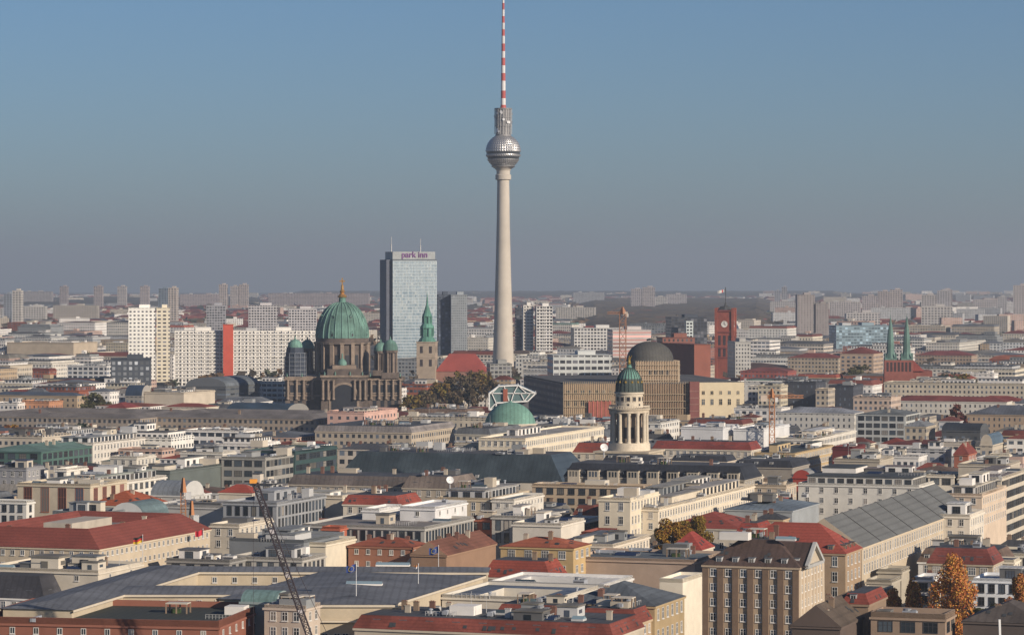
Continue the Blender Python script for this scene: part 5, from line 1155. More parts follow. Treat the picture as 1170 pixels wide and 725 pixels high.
for c in cand:
    cx,cy,w,d,z,kd=c; ok=True
    fp=(cx,cy,w/2,d/2,TH)
    for q in FP:
        if overlap(fp,q,2):
            ok=False;break
    if not ok:
        # try a smaller house in the free corner of the block
        for (dx,dy) in ((-.25,-.25),(.25,-.25),(.25,.25),(-.25,.25)):
            x2=cx+dx*w*a[0]+dy*d*b_[0]; y2=cy+dx*w*a[1]+dy*d*b_[1]; f2=(x2,y2,w/4-1,d/4-1,TH)
            if w/4>5 and not any(overlap(f2,q,2) for q in FP): fp=f2; ok=True; break
        if not ok: continue
    cx,cy,w,d=fp[0],fp[1],fp[2]*2,fp[3]*2
    r=dict(cx=cx,cy=cy,hw=w/2,hd=d/2,th=TH); sp=span(r)
    zmax=99
    for m in MANUAL:
        if m['cy']-m['hd']*.5>cy and min(sp[1],m['sp'][1])-max(sp[0],m['sp'][0])>2 and m.get('yb'):
            zmax=min(zmax, H-(m['yb']-V0)*sp[3]/F)
    rh=0; typ=rng.random()
    if kd==1 and rng.random()<.10: z=rng.uniform(26,38)
    roof='flat'
    if typ<.16: roof='hip'; rh=rng.uniform(2.2,4)
    elif typ<.33: roof='mansard'; rh=rng.uniform(3,5)
    elif typ<.42: roof='ring'; rh=3
    if min(w,d)<24 and roof=='ring': roof='hip'
    attic = 2.9 if roof=='flat' and rng.random()<.4 else 0
    tot=z+rh+attic+(1.5 if roof=='flat' else 0)
    if tot>zmax: z-= (tot-zmax)
    if z<8.5: continue
    keep.append(dict(cx=cx,cy=cy,w=w,d=d,z=z,roof=roof,rh=rh,attic=attic,top=z+rh+attic,kd=kd,sp=sp)); FP.append(fp)
# how much of each can be seen past everything nearer
cols=[800.0]*1170
ev=[(m['sp'][3],m['sp'],m['top'] if m.get('nolab') else m['top'],None) for m in MANUAL]+[(k['sp'][3],k['sp'],k['top'],k) for k in keep]
ev.sort(key=lambda e:e[1][2])
for _,sp,top,k in ev:
    yt=V0+(H-top)*F/sp[3]; ye=yt; vis=0
    for x in range(max(0,int(sp[0])),min(1169,int(sp[1]))+1):
        if yt<cols[x]: vis+=min(cols[x],725)-yt if yt<725 else 0
        cols[x]=min(cols[x],yt)
    if k is not None: k['vis']=max(0,vis)
keep=[k for k in keep if k['vis']>4]
nman=len([r for r in REG if not r.get('nolab')])
NIND=max(0,285-nman)
rank=sorted(keep,key=lambda k:-k['vis']); ind=rank[:NIND]; rest=rank[NIND:]
print('manual',nman,'fill individual',len(ind),'rest',len(rest))
for k in ind:
    col=rng.choice(wallpal); far=k['cy']>1330
    if k['roof'] in('hip','ring','mansard'): rcol=rng.choice(redpal) if rng.random()<.42 else rng.choice([SLATE,GRAVEL,BROWNR,DGREY,COPPER if rng.random()<.3 else SLATE])
    else: rcol=rng.choice(roofpal)
    building('x',k['cx'],k['cy'],TH,k['w'],k['d'],k['z'],col,roof=k['roof'],rcol=rcol,rh=k['rh'],attic=k['attic'],wd=11,far=far,
        win=rng.choice(['plain','tall','wide','plain','dark']),bay=rng.choice([2.8,3.2,3.6,4.2]),storey=rng.choice([3.3,3.6,3.9]),vis=2,
        fw=rng.choice([.4,.5,.6,.8]),fh=rng.choice([.45,.5,.55]),name='city_building',group='other houses of the inner city',rng=rng)
    REG[-1]['fill']=1
# ------------------------------------------------------------------ the far city, one mass
def far_city():
    rg=random.Random(21); b=MB()
    W_=[farwall(c,3.2,3.1,.5,.5,(.08,.085,.1)) for c in [WHITE,CREAM,TAN,BEIGE,LGREY,PINK,(.34,.15,.11),GREY]]
    R_=[roofmat(c) for c in [RED,(.24,.07,.05),DRED,SLATE,GRAVEL,DGREY,(.26,.24,.21)]]; nW=len(W_)
    def blk(cx,cy,w,d,z,th,wi,ri,rh):
        g=gz(cy); a,bb=axes(th); t=MB(); 
        def T(x,y,zz): return (cx+x*a[0]+y*bb[0], cy+x*a[1]+y*bb[1], zz+g)
        X,Y=w/2,d/2
        for (p,q,L) in (((-X,-Y),(X,-Y),w),((X,-Y),(X,Y),d),((X,Y),(-X,Y),w),((-X,Y),(-X,-Y),d)):
            b.quad(T(*p,0),T(*q,0),T(*q,z),T(*p,z),wi,((0,0),(L,0),(L,z),(0,z)))
        m=nW+ri
        if rh>0:
            i=min(X,Y)*.9
            if X>=Y: p,q=(-X+i,0),(X-i,0); b.quad(T(-X,-Y,z),T(X,-Y,z),T(*q,z+rh),T(*p,z+rh),m); b.quad(T(X,Y,z),T(-X,Y,z),T(*p,z+rh),T(*q,z+rh),m); b.tri(T(X,-Y,z),T(X,Y,z),T(*q,z+rh),m); b.tri(T(-X,Y,z),T(-X,-Y,z),T(*p,z+rh),m)
            else: p,q=(0,-Y+i),(0,Y-i); b.quad(T(X,-Y,z),T(X,Y,z),T(*q,z+rh),T(*p,z+rh),m); b.quad(T(-X,Y,z),T(-X,-Y,z),T(*p,z+rh),T(*q,z+rh),m); b.tri(T(-X,-Y,z),T(X,-Y,z),T(*p,z+rh),m); b.tri(T(X,Y,z),T(-X,Y,z),T(*q,z+rh),m)
        else:
            b.quad(T(-X,-Y,z),T(X,-Y,z),T(X,Y,z),T(-X,Y,z),m,((0,-9),)*4)
            if rg.random()<.5:
                x=rg.uniform(-X*.6,X*.6); 
                for (p,q,L) in (((x-3,-3),(x+3,-3),6),((x+3,-3),(x+3,3),6)): b.quad(T(*p,z),T(*q,z),T(*q,z+3),T(*p,z+3),wi,((0,-9),)*4)
    for k in rest:
        red=rg.random()<.6
        blk(k['cx'],k['cy'],k['w'],k['d'],k['z'],TH,rg.choice([0,0,1,1,2,3,4,5,6,2]),rg.choice([0,1,2]) if (red and k['rh']) else rg.choice([3,4,5,6]),k['rh'])
    D=4600
    while D<17000:
        n=int(D*.332/ (62 if D<9000 else 100)); step=60 if D<9000 else 120
        for i in range(n):
            x=rg.uniform(-.166,.166)*D; px=U0+F*x/D
            if 640<px<905 and 4900<D<12500 and rg.random()<.95: continue
            if 380<px<560 and 6000<D<10500 and rg.random()<.6: continue
            if px<880 and D>8000 and rg.random()<.5: continue
            r_=rg.random()
            if r_<.72: blk(x,D+rg.uniform(0,step),rg.uniform(18,60),rg.uniform(14,30),rg.uniform(11,20),rg.uniform(-.5,.7),rg.choice([0,1,2,2,3,5,6,6,7]),rg.choice([0,0,1,1,2,2,3]),rg.uniform(3,6))
            elif r_<.93: blk(x,D+rg.uniform(0,step),rg.uniform(30,90),rg.uniform(14,40),rg.uniform(12,24),rg.uniform(-.5,.7),rg.choice([0,0,1,3,4,4,7]),rg.choice([3,4,5,6]),0)
            elif px>880 or rg.random()<.35: blk(x,D+rg.uniform(0,step),rg.uniform(30,90 if px>880 else 60),14,rg.uniform(28,42 if px>880 else 34),rg.uniform(-.3,.5),rg.choice([0,1,4,3,5]),4,0)
        D+=step
    o=b.build('distant_city',W_+R_); tag(o,'hazy mass of far houses and slabs spreading to the horizon','distant city',kind='stuff')
far_city()
# ------------------------------------------------------------------ far blocks one can tell apart
horiz=[(14,24,332,352,5200,(.62,.58,.52)),(4,13,336,352,5300,(.30,.33,.37)),(68,77,327,336,9000,(.42,.36,.34)),(107,117,327,337,9000,(.45,.38,.35)),(134,144,327,337,9000,(.55,.50,.46)),(160,170,327,337,9000,(.50,.43,.40)),
 (181,192,330,352,5600,(.20,.25,.30)),(192,202,329,353,5600,(.55,.48,.42)),(250,259,325,342,8200,(.55,.47,.42)),(263,272,327,342,8200,(.52,.46,.42)),(273,283,325,342,8200,(.56,.48,.43)),
 (60,112,349,358,6000,(.55,.50,.42)),(26,52,350,360,5900,(.60,.57,.52)),(0,22,352,364,5600,(.62,.61,.58)),(205,260,336,341,9500,(.48,.40,.38)),(306,422,335,342,9800,(.45,.38,.36)),(25,60,333,338,10500,(.46,.42,.40)),
 (721,733,330,343,8500,(.46,.42,.42)),(734,748,328,343,8500,(.50,.45,.43)),(761,784,336,343,9300,(.5,.46,.45)),(743,762,339,345,9000,(.55,.52,.48)),(655,690,334,338,11000,(.42,.42,.42)),(635,680,351,359,6500,(.58,.54,.47)),
 (893,899,328,342,8000,(.38,.38,.40)),(885,891,332,342,8300,(.36,.37,.40)),(1003,1017,333,350,6500,(.48,.42,.40)),(1017,1031,331,350,6400,(.52,.46,.43)),(1071,1086,332,352,6300,(.46,.44,.44)),(1075,1088,331,350,6700,(.52,.46,.44)),
 (1053,1070,337,352,6200,(.52,.48,.45)),(1158,1178,326,352,5900,(.50,.46,.44)),(1053,1088,350,366,5000,(.60,.57,.53)),(880,908,344,351,7500,(.58,.55,.52)),(948,983,345,352,6800,(.55,.50,.47)),(968,1005,357,365,5200,(.60,.57,.54)),
 (1112,1140,342,352,7200,(.50,.46,.44)),(1140,1150,339,352,7000,(.48,.46,.45)),(985,1002,338,350,7000,(.50,.44,.42))]
horiz.sort()
big=['first','second','third','fourth','fifth','sixth','seventh','eighth','ninth','tenth','eleventh','twelfth','thirteenth','fourteenth','fifteenth','sixteenth','seventeenth','eighteenth','nineteenth','twentieth']
cnt={}
def lname(c,l,r,t,bb):
    kind='tower' if (bb-t)>(r-l)*.9 else 'slab'
    tone='pinkish' if c[0]-c[2]>.09 else ('dark' if c[0]<.4 else 'pale')
    side='left of cathedral dome' if r<392 else ('between cathedral and hotel' if r<575 else ('between silver sphere and red clock tower' if r<829 else 'right of red clock tower'))
    return tone,kind,side
seq={}
for h in horiz: seq.setdefault(lname(h[5],h[0],h[1],h[2],h[3]),[]).append(h)
for k,v in seq.items():
    for i,h in enumerate(v):
        lab='%s hazy %s on horizon %s'%(k[0],k[1],k[2])
        if len(v)>1: lab+=', %s from left'%big[i]
        slab(lab,h[0],h[1],h[2],h[3],h[4],tuple(q*.85 for q in h[5]),d=14,bands=False,th=R(8),plant=True,name='distant_'+('tower_block' if k[1]=='tower' else 'slab_block'),cat='tower block' if k[1]=='tower' else 'apartment block',group='blocks near the horizon',bay=5,storey=4,fw=.6,fh=.55,glass=(.04,.04,.05))
# ------------------------------------------------------------------ woods
def canopy(name,label,x0p,x1p,D0,D1,hh,col,step=20):
    import mathutils
    b=MB(); nx=int((x1p-x0p)/F*D0/step)+2; ny=int((D1-D0)/(step*1.3))+2
    def pt(i,j):
        D=D0+(D1-D0)*j/ny; x=Q(x0p+(x1p-x0p)*i/nx,D); n_=mathutils.noise.noise((x*.013,D*.007,0))*.5+.5
        e=min(i,nx-i,j+1,ny-j+1)/3.0; e=min(1,e)
        return (x+rg2.uniform(-6,6),D,gz(D)+(hh*(.55+.6*n_)+rg2.uniform(-3,3))*e)
    rg2=random.Random(int(D0)); G=[[pt(i,j) for j in range(ny+1)] for i in range(nx+1)]
    for i in range(nx):
        for j in range(ny): b.quad(G[i][j],G[i+1][j],G[i+1][j+1],G[i][j+1])
    for i in range(nx):
        p,q=G[i][0],G[i+1][0]; b.quad((p[0],p[1],gz(D0)),(q[0],q[1],gz(D0)),q,p)
    o=b.build(name,mat(col,.95,0,.45,.02,key='wood')); tag(o,label,'wood',kind='stuff')
canopy('distant_wood','brown grey wood filling the plain right of the television tower',640,905,4950,12500,25,(.085,.065,.045))
canopy('distant_wood','hazy strip of wood behind the hotel slab',380,570,7000,10000,18,(.08,.07,.05))
canopy('distant_wood','hazy wood along the left horizon',-10,330,9800,13500,24,(.08,.07,.055),40)
canopy('distant_wood','hazy wood along the right horizon',900,1180,12500,17000,26,(.08,.07,.055),50)
canopy('distant_wood','last hazy belt of woods under the middle of the sky',300,1000,15000,22000,30,(.08,.075,.06),70)
# ------------------------------------------------------------------ trees
def far_trees():
    rg=random.Random(77); b=MB()
    for i in range(2600):
        D=2500*(4.2)**rg.random(); x=rg.uniform(-.167,.167)*D; w=rg.uniform(8,22) if D<5000 else rg.uniform(20,60); h=rg.uniform(12,21); g=gz(D); mi=rg.choice([0,0,1,2])
        if any(abs(x-q[0])<q[2]+10 and abs(D-q[1])<q[3]+10 for q in FP if abs(D-q[1])<90): continue
        for k in range(16 if D<5000 else 12):
            a=rg.uniform(0,2*pi); r=w/2*rg.uniform(0,1); z=h*rg.uniform(.45,1)*(1-.35*(r/(w/2))**2); s=w*rg.uniform(.10,.2)
            cx,cy=x+r*cos(a),D+r*sin(a); t=rg.uniform(0,pi); u=(s*cos(t),s*sin(t)*.5,s*.3*rg.uniform(-1,1)); v=(rg.uniform(-.4,.4)*s,rg.uniform(-.5,.5)*s,s*.55)
            b.quad((cx-u[0]-v[0],cy-u[1]-v[1],g+z-u[2]-v[2]),(cx+u[0]-v[0],cy+u[1]-v[1],g+z+u[2]-v[2]),(cx+u[0]+v[0],cy+u[1]+v[1],g+z+u[2]+v[2]),(cx-u[0]+v[0],cy-u[1]+v[1],g+z-u[2]+v[2]),mi)
    o=b.build('street_trees',[mat((.075,.06,.045),.9,key='ft'),mat((.06,.065,.04),.9,key='ft'),mat((.12,.075,.04),.9,key='ft')]); tag(o,'brown and green tree tops scattered between the far houses','street trees',kind='stuff')
far_trees()
def leafmat(c):
    k=('leaf',tuple(c))
    if k in MC: return MC[k]
    m=bpy.data.materials.new('foliage'); m.use_nodes=True; t=m.node_tree; N=t.nodes; L=t.links; bs=N['Principled BSDF']; bs.inputs['Roughness'].default_value=.8; bs.inputs['Specular IOR Level'].default_value=.15
    g=N.new('ShaderNodeNewGeometry'); 
    h=N.new('ShaderNodeHueSaturation'); h.inputs['Color'].default_value=(*c,1)
    mp=N.new('ShaderNodeMapRange'); mp.inputs[3].default_value=.85; mp.inputs[4].default_value=1.25; L.new(g.outputs['Random Per Island'],mp.inputs[0]); L.new(mp.outputs[0],h.inputs['Value'])
    mp2=N.new('ShaderNodeMapRange'); mp2.inputs[3].default_value=.47; mp2.inputs[4].default_value=.53; L.new(g.outputs['Random Per Island'],mp2.inputs[0]); L.new(mp2.outputs[0],h.inputs['Hue'])
    L.new(h.outputs[0],bs.inputs['Base Color']); MC[k]=m; return m
def crown_mesh(w,h,n,leaf,col,seed,columnar=False):
    """leaf clumps on the ends of many boughs, gaps between"""
    rg=random.Random(seed); b=MB(); cl=[]
    nc=26 if not columnar else 60
    for i in range(nc):
        if columnar:
            t=rg.random(); rr=(w/2)*(sin(pi*min(1,t*.80+.16))**.7)*rg.uniform(.3,.95); a=rg.uniform(0,2*pi); cl.append((rr*cos(a),rr*sin(a),t*h,w*rg.uniform(.08,.17),1.9))
        else:
            a=rg.uniform(0,2*pi); e=rg.uniform(-.5,1); rr=rg.uniform(.45,.95); ce=sqrt(max(0,1-e*e)); cl.append((w/2*rr*ce*cos(a),w/2*rr*ce*sin(a),h*.5+h*.48*rr*e,w*rg.uniform(.10,.20),.8))
    for i in range(n):
        cx,cy,cz,r,st=rg.choice(cl)
        while True:
            x,y,z=rg.uniform(-1,1),rg.uniform(-1,1),rg.uniform(-1,1)
            if x*x+y*y+z*z<1: break
        x=cx+x*r; y=cy+y*r; z=cz+z*r*st
        u=[rg.gauss(0,1) for _ in range(3)]; v=[rg.gauss(0,1) for _ in range(3)]
        lu=sqrt(sum(q*q for q in u)); lv=sqrt(sum(q*q for q in v)); s=leaf*rg.uniform(.6,1.3)
        u=[q/lu*s for q in u]; v=[q/lv*s for q in v]
        b.quad((x-u[0]-v[0],y-u[1]-v[1],z-u[2]-v[2]),(x+u[0]-v[0],y+u[1]-v[1],z+u[2]-v[2]),(x+u[0]+v[0],y+u[1]+v[1],z+u[2]+v[2]),(x-u[0]+v[0],y-u[1]+v[1],z-u[2]+v[2]))
    return b.mesh('crown',leafmat(col)),cl
TM={}
bark=mat((.09,.07,.055),.9,0,.3,2,key='bark')
def tree(label,px,D,w,ztop,zb,col,columnar=False,cat='tree',name='tree',group=None,n=None):
    h=ztop-zb; big_=D<1100; key=(round(w/2),round(h/2),col,big_,columnar)
    if key not in TM:
        crm,cl=crown_mesh(w,h,n or (15000 if big_ else 1100),(.20 if big_ else .7),col,len(TM)+5,columnar)
        t=MB(); t.lathe([(.45,0),(.36,zb),(.16,zb+h*.6)],8)
        for c in cl[:14]: t.bar((0,0,zb+c[2]*.25),(c[0],c[1],zb+c[2]),.22)
        TM[key]=(crm,t.mesh('trunk',bark))
    crm,trm=TM[key]; root=empty(name,(Q(px,D),D,gz(D)),rng.uniform(0,6)); tag(root,label,cat,group)
    ob('crown',crm,root,(0,0,zb)); ob('trunk',trm,root)
OR=(.34,.125,.025); YB=(.16,.11,.03); BR=(.10,.075,.045); GN=(.05,.06,.03); RD=(.12,.04,.03)
tree('big orange autumn poplar at the right, tallest of the orange trees',1089,850,14.5,23,0,(.47,.20,.055),True,name='poplar_tree')
tree('small orange poplar beside the stepped annex blocks, second from the left',1044,858,6.5,17,2,(.38,.17,.055),True,name='poplar_tree')
tree('small orange poplar beside the stepped annex blocks, first from the left',1021,862,6,14,1,(.38,.17,.055),True,name='poplar_tree')
tree('orange poplar in front of the white gridded office at the right edge',1164,852,6,19.5,1,(.38,.17,.055),True,name='poplar_tree')
tree('small orange poplar between the green trees and the right edge',1152,846,5,14,1,(.42,.15,.03),True,name='poplar_tree')
tree('olive green tree in front of the white gridded office, left one',1120,846,7,12.5,3,(.07,.075,.035),name='broadleaf_tree')
tree('olive green tree in front of the white gridded office, right one',1138,848,7,12.5,3,(.085,.08,.04),name='broadleaf_tree')
tree('golden brown autumn tree before the broad red roof',765,985,12,26.5,8,(.27,.15,.03),name='broadleaf_tree')
tree('golden brown autumn tree before the broad red roof, its right neighbour',788,990,13,27.5,8,(.22,.14,.03),name='broadleaf_tree')
sq=[(470,2200,13,20),(481,2210,15,22),(492,2240,14,18),(501,2300,17,25),(513,2380,18,27),(524,2400,19,29),(535,2360,18,30),(546,2380,18,32),(555,2400,15,29),(540,2260,15,22),(519,2260,14,20),(560,2330,14,25)]
sq.sort()
for i,(px,D,w,zt) in enumerate(sq):
    tree('bare brown tree in the grove below the spire church, %s from the left'%big[i],px,D,w,zt,4,(BR if i%3 else YB),name='broadleaf_tree',group='grove below the spire church')
for i,(px,D,w,zt) in enumerate([(101,2060,12,24),(109,2065,13,26),(117,2062,12,22)]):
    tree('green brown tree beside the tan palace, %s of three from the left'%big[i],px,D,w,zt,3,(.08,.075,.035),name='broadleaf_tree',group='trees beside the tan palace')
for i,(px,D,w,zt,c) in enumerate([(962,2560,14,24,YB),(974,2555,16,28,(.10,.09,.04)),(984,2560,16,30,(.09,.08,.04)),(996,2558,14,24,YB)]):
    tree('green brown tree before the old court building, %s from the left'%big[i],px,D,w,zt,3,c,name='broadleaf_tree',group='trees before the court building')
for i,(px,D,w,zt,c) in enumerate([(1074,2400,16,25,(.06,.06,.035)),(1086,2390,18,29,(.06,.07,.04)),(1100,2400,18,27,YB),(1112,2400,16,24,BR)]):
    tree('green brown tree right of the twin spires, %s from the left'%big[i],px,D,w,zt,3,c,name='broadleaf_tree',group='trees right of the twin spires')
for i,(px,D,w,zt) in enumerate([(34,1660,11,22),(47,1668,12,24),(58,1655,11,22),(78,1662,12,24),(92,1670,13,25)]):
    tree('dark green tree between brown arsenal and green copper building, %s from the left'%big[i],px,D,w,zt,3,(.035,.05,.035),name='broadleaf_tree',group='dark trees at the left')
tree('dark red leaved tree between white hall and slate roofed range',1095,1830,13,26,4,RD,name='broadleaf_tree')
for i,(px,D,w,zt,c) in enumerate([(56,2900,16,26,(.13,.06,.035)),(66,2900,16,27,(.14,.07,.035)),(76,2900,15,25,(.12,.07,.04))]):
    tree('russet tree before the long tan hall, %s from the left'%big[i],px,D,w,zt,3,c,name='broadleaf_tree',group='russet trees at the far left')
for i,(px,D,w,zt,c) in enumerate([(640,2300,12,20,BR),(652,2310,12,19,BR),(12,1700,10,22,(.22,.10,.03)),(20,1705,9,22,(.24,.12,.03))]):
    tree(['brown tree behind the palace left end, left one','brown tree behind the palace left end, right one','orange tree near the brown arsenal at left edge, left one','orange tree near the brown arsenal at left edge, right one'][i],px,D,w,zt,3,c,name='broadleaf_tree')
# ------------------------------------------------------------------ cranes, masts, flags
def lattice(b,p,q,wd,step,m=0,t=.14):
    import mathutils
    p=mathutils.Vector(p); q=mathutils.Vector(q); d=q-p; L=d.length; d.normalize()
    up=mathutils.Vector((0,0,1)) if abs(d.z)<.9 else mathutils.Vector((1,0,0))
    x=d.cross(up).normalized()*wd/2; y=d.cross(x).normalized()*wd/2
    cs=[x+y,-x+y,-x-y,x-y]
    for c in cs: b.bar(tuple(p+c),tuple(q+c),t*1.5,m)
    n=max(2,int(L/step))
    for k in range(n):
        s0=p+d*L*k/n; s1=p+d*L*(k+1)/n
        for i in range(4):
            c0,c1=cs[i],cs[(i+1)%4]
            b.bar(tuple(s0+c0),tuple(s1+c1),t,m); b.bar(tuple(s0+c0),tuple(s0+c1),t,m)
ORM=mat((.40,.18,.08),.6,0,.1,key='crane')
def tower_crane(label,px,D,ytop,jl,jr,colr,yj=None,w=2.0):
    zt=ZZ(ytop,D); root=empty('tower_crane',(Q(px,D),D,gz(D))); tag(root,label,'crane')
    b=MB(); lattice(b,(0,0,0),(0,0,zt-gz(D)-3),w,w*1.3,t=.15*w/2); b.box(-2.5,2.5,-2.5,2.5,0,1.2); b.build('mast',colr,root)
    z=zt-gz(D)-3; s=D/F
    c=MB(); c.box(w*.5,w*.5+1.6,-.9,.9,z-2.2,z); c.build('cab',mat((.6,.6,.58),.5),root)
    c=MB(); c.lathe([(w*.7,z),(.4,z+4.5)],4); c.build('apex',colr,root)
    if jl or jr:
        c=MB(); lattice(c,(0,0,z+.5),(jr*s,0,z+.5),1.3,2,t=.2); c.bar((0,0,z+4.4),(jr*s*.8,0,z+1.1),.15); c.build('jib',colr,root)
        c=MB(); lattice(c,(0,0,z+.5),(jl*s,0,z+.5),1.3,2,t=.2); c.bar((0,0,z+4.4),(jl*s*.9,0,z+1.1),.15); c.build('counter_jib',colr,root)
        c=MB(); k=jr if abs(jr)<abs(jl) else jl; c.box(k*s-2.2,k*s+1,-1.3,1.3,z-1.8,z+1.2); c.build('counterweight',mat((.5,.42,.34),.8),root)
    REG.append(dict(o=root,cx=Q(px,D),cy=D,hw=2,hd=2,th=0,top=zt,eave=zt,yb=None,nolab=1))
tower_crane('orange tower crane mast rising beside the palace dome',711.5,2080,353,-18,4,mat((.30,.15,.09),.7,0,.1,key='crane2'),w=4.2)
tower_crane('orange tower crane with short level jib in front of the yellow palace end',882,1560,447,-8,36,ORM,w=2.6)
tower_crane('thin orange crane mast standing by the deep red roofs, taller one',209.5,985,551,0,0,ORM,w=1.5)
tower_crane('thin orange crane mast standing by the deep red roofs, shorter right one',219,1000,577,0,0,ORM,w=1.3)
def boom_crane():
    D=690; p=(Q(353,D),D,ZZ(727,D)); q=(Q(290,D),D+4,ZZ(553,D)); f=-(p[2]-2)/(q[2]-p[2]); base=(p[0]+(q[0]-p[0])*f,D,2)
    root=empty('mobile_crane',(base[0],base[1],0)); tag(root,'dark lattice boom of a mobile crane leaning up to the left, orange tip','crane')
    o=(-base[0],-base[1],0); sh=lambda v:(v[0]+o[0],v[1]+o[1],v[2])
    dkm=mat((.05,.04,.045),.6,0,.3,2,key='boom')
    b=MB(); lattice(b,sh(base),sh(q),1.15,1.3,t=.15); b.build('boom',dkm,root)
    b=MB()
    for f in (.47,.62,.80): 
        c=[sh(base)[i]+(sh(q)[i]-sh(base)[i])*f for i in range(3)]; b.box(c[0]-.6,c[0]+.6,c[1]-.6,c[1]+.6,c[2]-.4,c[2]+.5)
    b.build('boom_joints',mat((.45,.42,.42),.6),root)
    t=sh(q); b=MB(); b.box(t[0]-1.2,t[0]+.4,t[1]-.5,t[1]+.5,t[2],t[2]+.9); b.build('boom_tip',mat((.7,.30,.05),.6),root)
    b=MB(); b.bar((t[0]-.4,t[1],t[2]),(t[0]-.4,t[1],8),.06); b.bar(sh((base[0]+5,base[1],5)),(t[0],t[1],t[2]+.6),.09); b.build('cables',dkm,root)
    b=MB(); b.box(-2,7,-1.8,1.8,1.2,3.6); b.box(-2.6,-.2,-1.8,-.2,1.4,3.8); b.build('crane_house',mat((.6,.3,.05),.5),root)
    b=MB()
    for y in (-2.4,1.4): b.box(-3.5,6,y,y+1,0,1.2)
    b.build('track',mat((.03,.03,.03)),root)
boom_crane()
def flagpole(label,px,py0,py1,D,cols,fl=None,stars=False,group=None):
    z0,z1=ZZ(py0,D),ZZ(py1,D); root=empty('flagpole',(Q(px,D),D,z0)); tag(root,label,'flag')
    b=MB(); b.lathe([(.10,0),(.07,z1-z0),(.13,z1-z0),(.13,z1-z0+.2)],8); b.build('pole',mat((.62,.62,.62),.4),root)
    n=8; W_=fl or 3.0; Hh=W_*.7; b=MB()
    for k in range(n):
        for j,c in enumerate(cols):
            def pt(k,t): x=-W_*k/n; return (x,.25*sin(k*1.1),z1-z0-.2-t*Hh-abs(x)*.25+.12*sin(k))
            t0,t1=j/len(cols),(j+1)/len(cols); b.quad(pt(k,t1),pt(k+1,t1),pt(k+1,t0),pt(k,t0),j)
    fo=b.build('flag_cloth',[mat(c,.8,0,.1,key='fl') for c in cols],root)
    if stars:
        st=MB()
        for k in range(12):
            a_=2*pi*k/12; x=-W_*.5+.62*cos(a_); zz=z1-z0-.2-Hh*.5-abs(x)*.25+.62*sin(a_)
            st.poly([(x+(.13 if i%2==0 else .055)*sin(pi*i/5),-.36,zz+(.13 if i%2==0 else .055)*cos(pi*i/5)) for i in range(10)])
        st.build('stars',mat((.7,.55,.05),.7),root)
flagpole('blue flag with ring of stars on a tall pole on the slate blue roof',407,681,643,768,[(.03,.06,.22)],2.4,True)
flagpole('blue flag with ring of stars flying before the brown brick gable',501,655,623,868,[(.03,.06,.21)],2.6,True)
flagpole('black red gold flag on a pole below the deep red roofs',163,642,611,886,[(.03,.03,.03),(.45,.03,.03),(.65,.42,.03)],2.6)
flagpole('plain red flag beside the thin orange crane mast',232,616,604,960,[(.5,.03,.05)],2.4)
flagpole('pole with furled orange and white pennant on slate blue roof ridge',478,668,644,800,[(.5,.2,.05),(.6,.6,.6)],1.1)
# ------------------------------------------------------------------ satellite dish and white pole
def dish(label,px,py,D,r):
    root=empty('satellite_dish',(Q(px,D),D,ZZ(py,D)-r*.6)); tag(root,label,'dish')
    b=MB(); pr=[(r*k/6,.28*r*(k/6)**2) for k in range(7)]; b.lathe(pr[::-1],20,cap=False); o=b.build('reflector',mat((.75,.75,.73),.5),root,(0,-.2,r*.8),smooth=True); o.rotation_euler=(R(68),0,R(15))
    b=MB(); b.lathe([(.25,-r*1.6),(.18,r*.8)],8); b.bar((0,-.2,r*.8),(0.2,-r*.9,r*.9),.1); b.build('mount',mat((.4,.4,.4)),root)
dish('round white satellite dish on the brown roof at the centre',514,549,1130,1.35)
dish('white satellite dish beside the red dormered roof left of domed tower',690,512,1260,1.6)
root=empty('slanted_white_pole',(Q(1147,640),640,0)); tag(root,'slanted white pole at the bottom edge in the right corner','pole')
b=MB(); b.bar((0,0,2),(Q(1142,640)-Q(1147,640),0,ZZ(707,640)),.42); b.build('shaft',mat((.75,.75,.73),.4),root)
# ------------------------------------------------------------------ haze
bm=MB(); bm.box(-46000,46000,-46000,46000,-138.5,378,0,True,True)
hz=bm.build('haze',bpy.data.materials.new('haze_air')); tag(hz,kind='stuff')
m=hz.data.materials[0]; m.use_nodes=True; t=m.node_tree; t.nodes.clear(); pv=t.nodes.new('ShaderNodeVolumePrincipled'); oo=t.nodes.new('ShaderNodeOutputMaterial'); t.links.new(pv.outputs[0],oo.inputs['Volume'])
pv.inputs['Density'].default_value=HAZE_DENSITY; pv.inputs['Color'].default_value=HAZE_COLOR; pv.inputs['Anisotropy'].default_value=0.2
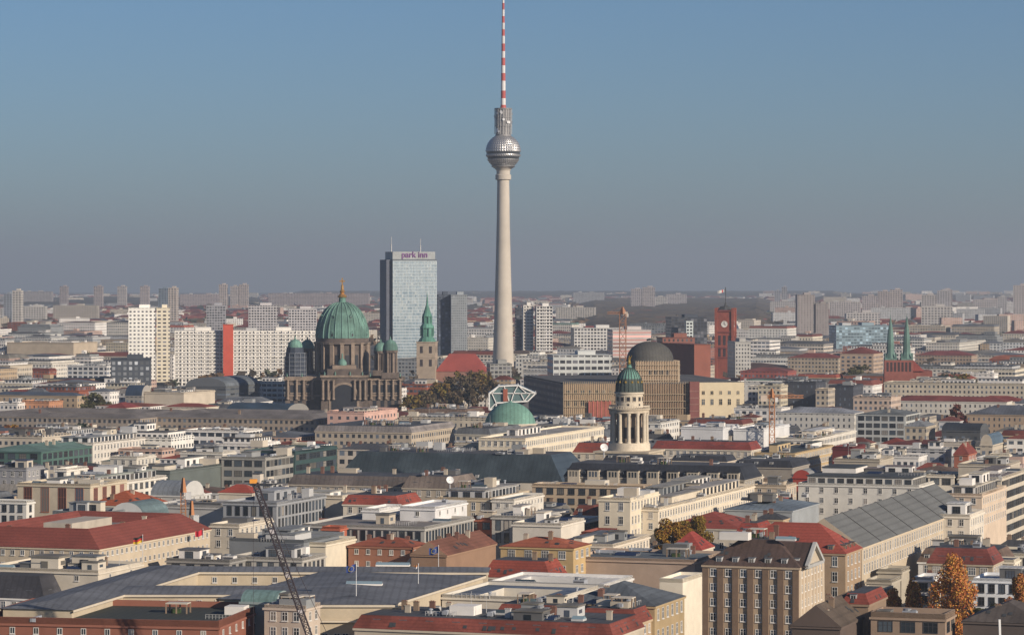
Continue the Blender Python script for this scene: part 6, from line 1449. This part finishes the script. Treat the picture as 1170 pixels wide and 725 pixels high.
# ------------------------------------------------------------------ labels of the fill houses
def cname(c):
    r,g,b=c; L=(r+g+b)/3; s=r-b
    if L>.66: return 'white'
    if r>2*g and r>.2: return 'brick red'
    if s>.13 and L>.45: return 'cream'
    if s>.13 and L>.2: return 'tan'
    if s>.08 and L>.40: return 'beige'
    if L>.6: return 'off white'
    if L>.42: return 'pale grey'
    return 'grey' if s<.06 else 'brown'
def rname(c,roof):
    r,g,b=c
    if r>2.4*g: n='red' if r>.2 else 'dark red'
    elif g>r*1.3: n='green copper'
    elif max(c)>.3: n='light grey'
    elif max(c)>.19: n='sandy grey'
    elif r>b*1.2: n='brown'
    elif max(c)>.1: n='slate'
    else: n='black'
    return n+' '+{'flat':'flat','hip':'hipped','mansard':'mansard','ring':'courtyard'}[roof]+' roof'
ANC=[('green cathedral dome',391,400),('television tower shaft',575,380),('round green dome',583,475),('pale domed tower',719,480),('red clock tower',829,390),('yellow palace end',823,455),('green twin spires',1027,400),
 ('hotel slab',470,350),('white tower pair',170,390),('red stair tower',260,400),('deep red roofs',60,605),('grey glass hall',510,530),('black mansard block',760,540),('stepped cream office',640,505),('white satellite dish',514,550),
 ('orange crane',882,480),('green copper building',80,515),('leaning crane boom',300,590),('brown ministry',860,660),('long grey ministry roof',1020,610),('ribbed grey office',440,605),('beige arched block',60,560),('green glass front',1008,480),
 ('autumn tree by red roof',777,598),('salmon palace',415,480),('tan palace',40,458),('court building',980,410),('ochre house',615,635),('twin beige roof blocks',1050,530),('right edge',1170,500),('left edge',0,500),('palace dome',747,405),('spire church',488,400),('white terraced flats',145,555),('big orange poplar',1089,680)]
lab={}
for r in REG:
    if not r.get('fill'): continue
    px=U0+F*r['cx']/r['cy']; py=V0+(H-r['eave'])*F/(r['cy']-r['hd']); r['px']=px; r['py']=py
    best=min(ANC,key=lambda a_:(a_[1]-px)**2+((a_[2]-py)*1.6)**2); dx,dy=px-best[1],py-best[2]
    if 'edge' in best[0]: rel='at the'
    elif abs(dx)>abs(dy)*1.3: rel=('right of the' if dx>0 else 'left of the') if abs(dx)<70 else ('far right of the' if dx>0 else 'far left of the')
    else: rel='below the' if dy>0 else 'just above the'
    L_='%s building with %s %s %s'%(cname(r['col']),rname(r['rcol'],r['roof']),rel,best[0])
    lab.setdefault(L_,[]).append(r)
for L_,rs in lab.items():
    if len(rs)==1: rs[0]['o']['label']=L_; continue
    rs.sort(key=lambda r:r['cy'])
    if len(rs)==2: rs[0]['o']['label']='nearer '+L_; rs[1]['o']['label']='farther '+L_
    else:
        for i,r in enumerate(rs): r['o']['label']=big[i]+' nearest '+L_
print('objects',len(bpy.data.objects),'windows',NW[0])
